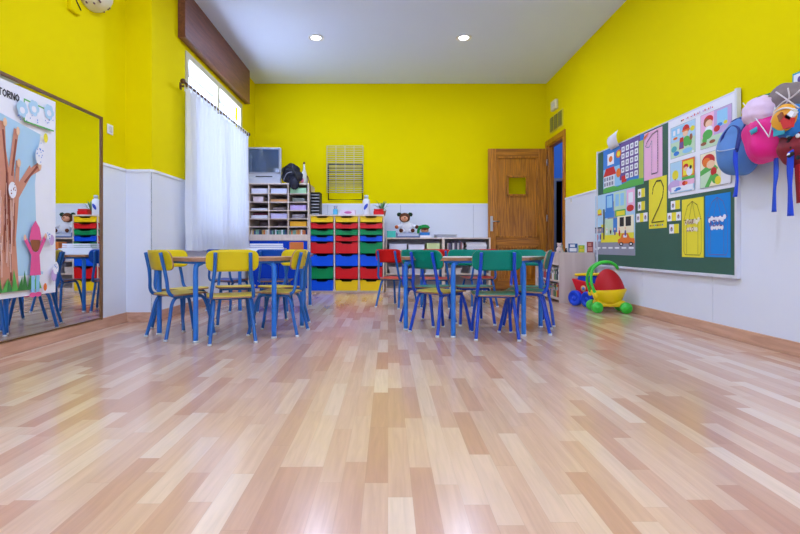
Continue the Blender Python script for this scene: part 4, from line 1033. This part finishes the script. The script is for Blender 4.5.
while x < 1.10:
    w_ = random.uniform(.014, .03); h_ = random.uniform(.09, .14); c = random.choice(gcol); b = MB()
    b.box(0, w_, 0, .2, 0, h_, M('bk_%d_%d_%d' % c, c, rough=.6)); b.box(.002, w_-.002, .003, .197, h_-.003, h_+.001, PAPER)
    tag(b.build('book', loc=(x, LY0+.03, .6145)), 'upright book in the top right bay of the low shelf', 'book', 'books in the top right bay of the low shelf'); x += w_+.003
for k in range(6):
    c = gcol[k % 7]; b = MB(); b.box(-.15, .15, 0, .21, 0, .018, M('bk_%d_%d_%d' % c, c, rough=.6)); b.box(-.148, .148, -.001, .2, .002, .016, PAPER)
    tag(b.build('book', loc=(1.31+random.uniform(-.01, .01), LY0+.03, .6145+k*.0185)), 'flat lying book in the stack at the right end of the low shelf', 'book', 'stacked books in the low shelf')
for z, xs_ in ((.4545, (.12, .40, .66, .98, 1.32)), (.2645, (.12, .40, .66, .98, 1.32))):
    for k, x in enumerate(xs_):
        b = MB(); hh = random.uniform(.08, .12); c = random.choice([(225, 225, 235), (205, 215, 225), (215, 205, 200), (190, 190, 210)])
        for q in range(int(hh/.02)): b.box(-.10+random.uniform(-.01, .01), .10+random.uniform(-.01, .01), 0, .26, q*.02, q*.02+.017, M('lv_%d_%d_%d' % c, c, rough=.7))
        tag(b.build('paper_stack', loc=(x, LY0+.03, z)), 'stack of pale papers in the %s shelf of the low bookshelf, %s' % ('middle' if z > .4 else 'lower', ('far left', 'left of centre', 'centre left', 'centre right', 'far right')[k]), 'papers')
# items on low shelf: teal box, doll on tray, green-topped box, papers
b = MB(); TL_ = M('teal_plastic', (0, 190, 170), rough=.3); b.box(-.065, .065, -.05, .05, 0, .10, TL_, bev=.006); b.box(-.068, .068, -.053, .053, .085, .10, TL_, bev=.004)
tag(b.build('teal_tub', loc=((390-388)/66+.02, 7.46, zT)), 'small turquoise plastic tub at the left end of the low shelf', 'tub')
tg = thing('wire_document_tray', 'blue-grey document tray under the bear doll', 'tray', (.30, 7.52, zT))
b = MB(); BT = M('blue_grey_plastic', (100, 120, 170), rough=.4)
b.box(-.17, .17, -.12, .12, 0, .006, BT); 
for s_ in (-1, 1): b.box(s_*.17-.006, s_*.17+.006, -.12, .12, 0, .075, BT)
b.box(-.17, .17, .114, .12, 0, .07, BT); b.box(-.17, .17, -.12, -.112, 0, .022, BT); b.build('tray', tg)
b = MB()
for k in range(7): b.box(-.155, .155, -.11, .11, .008+k*.008, .015+k*.008, PAPER if k % 2 else M('pale_blue_paper', (180, 195, 225), rough=.7), rot=Matrix.Rotation(R(random.uniform(-1.5, 1.5)), 3, 'Z'))
b.build('papers', tg)
bear = thing('bear_doll', 'stuffed bear doll in white top with brown tufted head, seated on low shelf', 'doll', (.28, 7.50, zT+.076))
FUR = M('brown_fur', (96, 50, 24), rough=.9, bump=.6, bscale=60); MUZ = M('peach_muzzle', (226, 160, 124), rough=.8); CLO = M('white_knit', (228, 230, 236), rough=.85, bump=.5, bscale=40); DG = M('dark_green_tuft', (24, 54, 34), rough=.9)
b = MB(); b.ball((0, 0, .075), (.085, .06, .095), CLO, 20, 14); 
for s_ in (-1, 1):
    b.tube(bez([(s_*.06, 0, .12), (s_*.10, -.01, .10), (s_*.13, -.02, .085)]), .026, CLO, 12)
    b.tube(bez([(s_*.04, -.02, .03), (s_*.07, -.06, .025), (s_*.08, -.09, .025)]), .03, CLO, 12)
b.build('body', bear)
b = MB()
for s_ in (-1, 1): b.ball((s_*.15, -.03, .085), (.028, .025, .028), FUR if s_ > 0 else M('orange_paw', (200, 100, 50), rough=.8)); b.ball((s_*.085, -.10, .03), (.03, .02, .03), FUR)
b.build('paws', bear)
b = MB(); b.ball((-.03, 0, .225), (.082, .07, .072), FUR, 20, 14, fn=lambda u: cloth_noise(u, .03, 9)); b.ball((-.035, -.045, .21), (.055, .04, .045), MUZ); b.ball((-.03, -.088, .218), (.012, .01, .009), BLACK, 10, 8)
for s_ in (-1, 1): b.ball((-.03+s_*.028, -.066, .245), (.008, .006, .010), BLACK, 10, 8)
b.build('head', bear)
for s_ in (-1, 1):
    b = MB()
    b.ball((-.03+s_*.082, .0, .272), (.036, .026, .03), DG, 14, 10, fn=lambda u: cloth_noise(u, .1, 9)); b.build('ear', bear)
gb = thing('green_cap_doll', 'small doll with green cap standing in a blue and white box on the low shelf', 'doll', (.55, 7.48, zT))
b = MB(); b.box(-.075, .075, -.05, .05, 0, .035, PAPER, bev=.003); b.box(-.072, .072, -.048, .048, .035, .08, M('cobalt_card', (40, 130, 205), rough=.5), bev=.003); b.build('box_base', gb)
b = MB(); b.ball((.0, 0, .115), (.06, .045, .045), MUZ, 16, 12); b.ball((.0, -.044, .115), (.012, .008, .009), RED, 8, 6)
for s_ in (-1, 1): b.ball((s_*.022, -.042, .128), (.008, .005, .009), BLACK, 8, 6)
b.build('head', gb)
b = MB(); b.ball((0, -.02, .136), (.062, .048, .02), FUR, 14, 8); b.build('hair', gb)
b = MB(); GC = M('green_felt', (20, 140, 60), rough=.9); b.ball((-.01, 0, .155), (.085, .06, .04), GC, 16, 12, fn=lambda u: cloth_noise(u, .08, 5)); b.tube(bez([(-.08, 0, .15), (-.095, 0, .1), (-.09, 0, .01)]), .022, GC, 10); b.build('cap', gb)
papers(8, .86, 7.50, zT+.001, .30, .22, 5, 'untidy pile of white and grey papers on the low shelf near the door', mats=(PAPER, M('grey_sheet', (165, 170, 180), rough=.7)))

# ------------------------------------------------------------------ bookcase by right wall (end panel facing camera)
bc = thing('side_bookcase', 'low beech bookcase with plain end panel against the right wall', 'bookcase')
BX0, BX1, BY0, BY1, BZ = 2.005, 2.42, 5.85, 6.80, .592
PE = wood('pinkish_beech_panel', (210, 190, 178), (222, 204, 192), .5, (1, 1, .1), 12, .4)
b = MB(); b.box(BX0, BX1, BY0, BY0+.02, 0, BZ, PE); b.box(BX0, BX1, BY1-.02, BY1, 0, BZ, PE); b.box(BX0, BX1, BY0+.02, BY1-.02, BZ-.02, BZ, PE); b.box(BX1-.01, BX1, BY0+.02, BY1-.02, .02, BZ-.02, PE)
b.box(BX0, BX1-.01, BY0+.02, BY1-.02, .03, .05, PE); b.box(BX0, BX0+.015, BY0+.02, BY1-.02, .44, BZ-.02, PE); b.build('body', bc)
b = MB(); b.box(BX0+.004, BX1-.01, BY0+.02, BY1-.02, .24, .256, PE); b.build('shelf', bc)
pal = [(200, 60, 50), (240, 220, 190), (60, 110, 160), (230, 190, 70), (90, 140, 90), (235, 235, 235), (160, 110, 80), (30, 60, 60), (220, 140, 150)]
for z, hmax, nm in ((.051, .17, 'lower'), (.257, .165, 'upper')):
    y = BY0+.035
    while y < BY1-.06:
        w_ = random.uniform(.012, .03); h_ = random.uniform(.12, hmax); c = random.choice(pal); b = MB()
        b.box(0, .22, 0, w_, 0, h_, M('pb_%d_%d_%d' % c, c, rough=.5)); b.box(-.0008, .02, .002, w_-.002, h_*.55, h_*.8, M('pb2_%d_%d_%d' % c, tuple(int(255-v*.5) for v in c), rough=.5)); b.box(.003, .217, .002, w_-.002, h_-.003, h_+.0008, PAPER)
        tag(b.build('picture_book', loc=(BX0+.03+random.uniform(0, .02), y, z)), 'thin picture book upright on the %s shelf of the side bookcase' % nm, 'book', 'picture books on the %s shelf of the side bookcase' % nm); y += w_+.002
# things on top of bookcase
def topbook(px, w_, h_, c1, c2, lean, label):
    x = (px-388)/(500/5.95); b = MB(); rt = Matrix.Rotation(lean, 3, 'X')
    b.box(-w_/2, w_/2, 0, .012, 0, h_, M('tb_%d_%d_%d' % c1, c1, rough=.5), rot=rt); b.box(-w_*.4, w_*.4, -.001, 0, h_*.1, h_*.5, M('tb_%d_%d_%d' % c2, c2, rough=.5), rot=rt)
    b.box(-w_*.35, w_*.2, -.001, 0, h_*.6, h_*.9, M('tb_%d_%d_%d' % c2, c2, rough=.5), rot=rt); b.box(-w_/2+.002, w_/2+.0015, .002, .010, .002, h_-.002, PAPER, rot=rt)
    b.prism([(0.012, 0), (.07, 0), (.012, h_*.7)], -w_*.1, w_*.1, M('tb_%d_%d_%d' % c1, c1), 'yz')
    tag(b.build('display_book', loc=(x, 5.93, BZ), bevel=0), label, 'book')
topbook(572.5, .105, .105, (30, 90, 150), (235, 235, 235), 0, 'blue and white picture book propped on the side bookcase')
topbook(581, .07, .085, (150, 200, 40), (235, 220, 60), 0, 'lime green booklet propped on the side bookcase')
topbook(589.5, .07, .125, (150, 50, 50), (220, 150, 130), 0, 'dark red book propped at the right end of the side bookcase')
for px, c, l, s_ in ((552.5, (214, 190, 184), 'pale pink soft toy at the left corner of the side bookcase', .05), (561.5, (150, 175, 160), 'grey-green soft toy beside the pale pink one on the bookcase', .04), (566.5, (40, 44, 52), 'small dark toy beside the blue book on the bookcase', .022)):
    x = (px-388)/(500/5.98); x = max(x, 2.035); m = M('toy_%d_%d_%d' % c, c, rough=.8, bump=.4, bscale=60)
    tt = thing('soft_toy', l, 'toy', (x+(.02 if px < 555 else 0), 6.0, BZ))
    b = MB(); b.ball((0, 0, s_*.7), (s_*.7, s_*.6, s_*.7), m); b.ball((-s_*.5, -s_*.3, s_*.25), s_*.3, m, 10, 8); b.ball((s_*.5, -s_*.3, s_*.25), s_*.3, m, 10, 8); b.build('body', tt)
    b = MB(); b.ball((0, -s_*.1, s_*1.7), (s_*.5, s_*.5, s_*.5), m); b.ball((-s_*.4, -s_*.05, s_*2.1), s_*.2, m, 10, 8); b.ball((s_*.4, -s_*.05, s_*2.1), s_*.2, m, 10, 8); b.ball((0, -s_*.6, s_*1.6), s_*.12, WHITE, 8, 6); b.build('head', tt)

# ------------------------------------------------------------------ toys on floor
RT = M('toy_red', (214, 16, 30), rough=.3); BT_ = M('toy_blue', (0, 70, 215), rough=.3); YT = M('toy_yellow', (250, 212, 0), rough=.3); GT = M('toy_green', (60, 205, 60), rough=.3); RF = M('red_fabric', (196, 8, 22), rough=.6)
tr_ = thing('toy_truck', 'red toy truck with blue wheels and yellow rim, against the bookcase', 'toy truck', (2.255, 5.54, 0), R(-64))
b = MB(); poly = [(-.185, .31), (.16, .17), (.16, .07), (-.02, .07), (-.06, .10)]
b.prism([(-.18, .30), (-.16, .30), (.18, .25), (.18, .09), (.12, .07), (-.06, .09), (-.11, .17)], -.12, .12, RT, 'xz'); b.build('body', tr_, bevel=.012)
b = MB(); b.prism([(-.12, .29), (.17, .25), (.17, .35), (-.10, .345)], -.095, .095, BT_, 'xz'); b.build('tub', tr_, bevel=.012)
b = MB(); b.tube(bez([(-.13, -.10, .345), (.18, -.10, .365), (.20, 0, .37), (.18, .10, .365), (-.13, .10, .345), (-.15, 0, .34), (-.13, -.10, .345)]), .016, YT, 10); b.build('rim', tr_)
for x in (-.10, .075):
    for s_ in (-1, 1):
        b = MB(); b.lathe([(.04, -.035), (.078, -.032), (.086, -.02), (.086, .02), (.078, .032), (.05, .035), (.045, .022), (.02, .022), (.018, .036), (.001, .036)] if s_ > 0 else [(.001, -.036), (.018, -.036), (.02, -.022), (.045, -.022), (.05, -.035), (.078, -.032), (.086, -.02), (.086, .02), (.078, .032), (.04, .035)], (x, s_*.135, .088), BT_, 24, 'y'); b.build('wheel', tr_)
b = MB(); b.lathe([(.001, -.004), (.034, -.003), (.034, .003), (.001, .003)], (0.0, -.124, .20), M('sticker_peach', (240, 190, 120), rough=.4), 18, 'y'); b.lathe([(.001, -.002), (.018, -.002), (.018, .002)], (0.005, -.128, .20), kB, 14, 'y'); b.build('sticker', tr_)
st = thing('toy_stroller', 'toy doll pram with red hood, yellow tub and green wheels on floor', 'toy pram', (2.21, 5.06, 0), R(-10))
b = MB()
# yellow tub: boat shape
vs = []; nu = 20; prof = [(.0, .10), (.55, .10), (.8, .14), (.95, .20), (1.05, .235), (1.0, .25), (.9, .24), (.72, .18)]
for r_, z in prof:
    for k in range(nu):
        a = 2*PI*k/nu; x = math.cos(a)*.165*r_; y = math.sin(a)*.125*r_; vs.append((x+.02, y, z-.02+.012*(math.cos(a))*(r_ > .7)))
fs = [(i*nu+k, i*nu+(k+1) % nu, (i+1)*nu+(k+1) % nu, (i+1)*nu+k) for i in range(len(prof)-1) for k in range(nu)]
b.add(vs, fs, YT, True); b.box(-.12, .17, -.07, .07, .055, .12, YT, bev=.02); b.build('tub', st)
b = MB()
def hood(u): return Vector((u.x if u.x > -.2 else u.x*.9, u.y, u.z if u.z > 0 else u.z*.15))
b.ball((.03, 0, .21), (.145, .112, .225), RF, 28, 20, rot=Matrix.Rotation(R(-8), 3, 'Y'), fn=lambda u: Vector((u.x*(1-.08*max(u.z, 0)), u.y, max(u.z, -.05)))); b.build('hood', st)
b = MB(); b.tube(bez([(-.13, -.115, .19), (-.165, -.095, .30), (-.15, -.065, .42), (-.08, -.045, .485), (.01, -.03, .505), (.08, -.012, .475), (.105, 0, .44), (.08, .012, .475), (.01, .03, .505), (-.08, .045, .485), (-.15, .065, .42), (-.165, .095, .30), (-.13, .115, .19)]), .0145, GT, 10); b.build('handle', st)
for s_ in (-1, 1):
    b = MB(); b.ball((-.13, s_*.125, .175), (.022, .016, .03), YT); b.build('pivot', st)
for x in (-.115, .155):
    for s_ in (-1, 1):
        b = MB(); b.lathe([(.001, -.03), (.026, -.03), (.03, -.022), (.046, -.03), (.055, -.018), (.055, .018), (.046, .03), (.03, .022), (.026, .03), (.001, .03)], (x, s_*.115, .055), GT, 24, 'y'); b.build('wheel', st)

# ------------------------------------------------------------------ coat rail and hanging bags (right)
rail = thing('coat_rail', 'wooden peg rail behind the hanging bags on the right wall', 'coat rail')
b = MB(); b.box(XR-.032, XR, 2.2, 3.34, 1.44, 1.53, BEECH, bev=.004); b.build('board', rail)
for y in (2.4, 2.62, 2.84, 3.04, 3.24):
    b = MB(); b.tube(bez([(XR-.03, y, 1.49), (XR-.08, y, 1.49), (XR-.10, y, 1.52)]), .008, METAL, 8); b.build('peg', rail)
def ribbon(pts, w_, m, name='strap', parent=None, wd=(0, 1, 0), th=.003):
    b = MB(); P = bez(pts, 6); wv = Vector(wd)*w_/2; vs = []
    for i, p in enumerate(P):
        a = R(12*math.sin(i*.4)); q = Matrix.Rotation(a, 3, 'Z')@wv; vs += [p-q, p+q]
    b.add(vs, [(2*i, 2*i+1, 2*i+3, 2*i+2) for i in range(len(P)-1)], m, True); o = b.build(name, parent); md = o.modifiers.new('s', 'SOLIDIFY'); md.thickness = th; md.offset = 0; return o
def at(px, py, X): s = (px-388)/X; return Vector((X, 500/s, .65+(247.5-py)/s))
def bag(px, py, X, rad, m, f=5, a=.05, ph=0, taper=.25):
    c = at(px, py, X); b = MB()
    def fn(u):
        k = 1-taper*max(0, u.z); v_ = cloth_noise(u, a, f, ph); v_ = Vector((v_.x*k, v_.y*k, v_.z))
        return v_
    b.ball(c, rad, m, 36, 26, fn=fn); return b, c
CBm = M('periwinkle_nylon', (82, 134, 200), rough=.5, bump=.7, bscale=11); RB = M('royal_blue_webbing', (18, 70, 215), rough=.6); DBm = M('deep_blue_webbing', (16, 40, 130), rough=.6)
o1 = thing('backpack', 'light blue backpack with dark blue straps, nearest the chalkboard on the right wall', 'backpack', group='bags hanging on the right wall')
b, c = bag(739, 147, 2.33, (.10, .20, .19), CBm, 4, .04, 1, .3); b.build('body', o1)
ribbon([at(721, 147, 2.25), at(723, 136, 2.24), at(731, 126, 2.23), at(739, 130, 2.22), at(736, 150, 2.205)], .022, DBm, 'shoulder_strap', o1)
ribbon([at(731, 122, 2.25), at(739, 118, 2.24), at(745, 122, 2.235), at(741, 134, 2.215), at(737, 152, 2.205)], .022, DBm, 'shoulder_strap', o1)
b = MB(); b.tube(bez([c+Vector((-.04, .14, .02)), c+Vector((-.10, .06, -.015)), c+Vector((-.11, -.05, -.03)), c+Vector((-.06, -.13, -.02))]), .004, M('pale_piping', (170, 190, 215), rough=.5), 6); b.build('zip', o1)
p = at(735.5, 150, 2.215)
ribbon([p, p+Vector((0, .0, -.08)), p+Vector((.01, 0, -.18)), at(735, 197, 2.23)], .034, RB, 'hanging_strap', o1)
ribbon([c+Vector((.0, -.02, .17)), c+Vector((.03, -.02, .22)), Vector((XR-.07, 3.24, 1.515))], .02, DBm, 'hang_loop', o1)

PK = M('magenta_nylon', (236, 20, 140), rough=.45, bump=.6, bscale=11); PW = M('pale_pink_nylon', (228, 200, 222), rough=.55, bump=.7, bscale=13); TLm = M('turquoise_fabric', (40, 160, 180), rough=.55)
o2 = thing('backpack', 'hot pink backpack with pale pink gathered top on the right wall', 'backpack', group='bags hanging on the right wall')
b, c = bag(768, 134, 2.27, (.105, .165, .165), PK, 4, .07, 2, .05); b.build('body', o2)
c2 = at(761, 112, 2.225); b = MB(); b.ball(c2, (.085, .11, .092), PW, 28, 20, fn=lambda u: cloth_noise(u, .06, 7, 1)); b.build('gathered_top', o2)
b = MB(); WP = M('white_piping', (225, 225, 225), rough=.5)
b.tube(bez([at(743, 103, 2.20), at(751, 113, 2.17), at(760, 124, 2.16), at(769, 137, 2.165)]), .003, WP, 8); b.tube(bez([at(769, 137, 2.165), at(772, 124, 2.165), at(775, 107, 2.20)]), .003, WP, 8); b.build('piping', o2)
ribbon([at(747, 135, 2.185), at(752, 132, 2.16), at(757, 129, 2.155)], .03, TLm, 'side_tab', o2, wd=(0, .3, 1))
b = MB(); b.add([at(774, 116, 2.155), at(784, 112, 2.16), at(785, 134, 2.16), at(773, 137, 2.15), at(774, 116, 2.20), at(784, 112, 2.20), at(785, 134, 2.20), at(773, 137, 2.20)], [(0, 1, 2, 3), (4, 5, 6, 7), (0, 1, 5, 4), (1, 2, 6, 5), (2, 3, 7, 6), (3, 0, 4, 7)], TLm); b.build('side_pocket', o2, bevel=.004)
ribbon([at(776, 158, 2.26), at(776, 175, 2.25), at(774.5, 190, 2.25), at(774, 212, 2.26)], .030, M('royal_blue_webbing_b', (30, 80, 205), rough=.6), 'hanging_strap', o2)
ribbon([c2+Vector((.03, 0, .06)), c2+Vector((.06, -.0, .09)), Vector((XR-.07, 3.04, 1.515))], .02, PK, 'hang_loop', o2)

GRb = M('taupe_fabric', (132, 118, 116), rough=.8, bump=.4, bscale=22)
o3 = thing('drawstring_bag', 'taupe grey cloth bag with pale cords, topmost on the right wall', 'bag', group='bags hanging on the right wall')
b, c = bag(788, 101, 2.30, (.09, .15, .105), GRb, 5, .07, 3, .15); b.build('body', o3)
b = MB()
for q in ([(773, 112), (782, 103), (792, 97), (800, 90)], [(776, 92), (785, 98), (793, 104), (799, 108)], [(788, 88), (789, 98), (783, 108), (775, 116)]):
    b.tube(bez([at(x, y, 2.19) for x, y in q]), .004, M('pale_cord', (215, 205, 205), rough=.7), 6)
b.build('cord', o3)
OR = M('amber_nylon', (236, 164, 30), rough=.5); BN = M('bright_blue_nylon', (30, 130, 215), rough=.5)
o4 = thing('drawstring_bag', 'bright blue gym bag with amber printed panel at the right edge', 'bag', group='bags hanging on the right wall')
b, c = bag(795, 122, 2.25, (.085, .115, .10), BN, 5, .05, 4, .1); b.build('body', o4)
b = MB(); b.ball(at(784, 118, 2.17), (.03, .085, .075), OR, 20, 14); b.build('printed_panel', o4)
b = MB()
for q, c_ in (([(780, 121), (786, 114), (792, 118), (790, 127), (783, 129)], kR), ([(784, 117), (791, 110), (795, 112), (789, 120)], kW), ([(777, 116), (781, 112), (783, 117), (779, 122)], kBr)):
    n = len(q); P0 = [at(x, y, 2.134) for x, y in q]; P1 = [p+Vector((.02, 0, 0)) for p in P0]
    b.add(P0+P1, [tuple(range(n)), tuple(range(n, 2*n))]+[(i, (i+1) % n, n+(i+1) % n, n+i) for i in range(n)], c_)
b.build('printed_patch', o4)
b = MB(); b.tube(bez([at(771, 122, 2.16), at(776, 112, 2.145), at(786, 108, 2.14), at(797, 110, 2.13)]), .005, M('white_piping', (225, 225, 225), rough=.5), 6); b.build('piping', o4)
DRd = M('wine_red_print', (128, 20, 36), rough=.6, var=.5, vscale=30)
o5 = thing('backpack', 'dark red patterned backpack below the blue gym bag at the right edge', 'backpack', group='bags hanging on the right wall')
b, c = bag(800, 146, 2.28, (.09, .12, .12), DRd, 5, .05, 5, .1); b.build('body', o5)
b = MB()
for i in range(10): b.ball(at(random.uniform(786, 799), random.uniform(132, 158), 2.20), (.008, .014, .012), random.choice((kW, kS, kK)), 10, 8)
b.build('printed_patch', o5)
ribbon([at(791, 150, 2.20), at(790, 170, 2.22), at(790, 190, 2.22), at(790.5, 216, 2.23)], .038, RB, 'hanging_strap', o5)
ribbon([at(799, 155, 2.24), at(799, 175, 2.25), at(799, 203, 2.25)], .045, M('crimson_webbing', (190, 20, 45), rough=.6), 'hanging_strap', o5)
GN = M('bottle_green_fabric', (10, 110, 80), rough=.7, bump=.3, bscale=20)
b = MB(); b.ball(at(766, 107, 2.36), (.06, .16, .075), GN, 26, 18, fn=lambda u: cloth_noise(u, .08, 5, 7)); b.tube(bez([at(754, 108, 2.31), at(757, 104, 2.30), at(765, 103, 2.29)]), .007, DBm, 8)
tag(b.build('cloth_bag'), 'bottle green cloth bag peeking out behind the pink backpack', 'bag', 'bags hanging on the right wall')
sg = thing('name_tag_card', 'small turquoise-edged picture card above the hanging bags', 'card')
y_, z_ = rw(799, 80, XR-.002)
b = MB(); b.box(XR-.006, XR, y_-.07, y_+.045, z_-.06, z_+.05, TLm, bev=.002); b.build('backing', sg)
b = MB(); b.box(XR-.008, XR-.005, y_-.06, y_+.033, z_-.045, z_+.038, kW); b.ball((XR-.008, y_-.01, z_), (.002, .014, .02), kP, 10, 8); b.build('picture', sg)
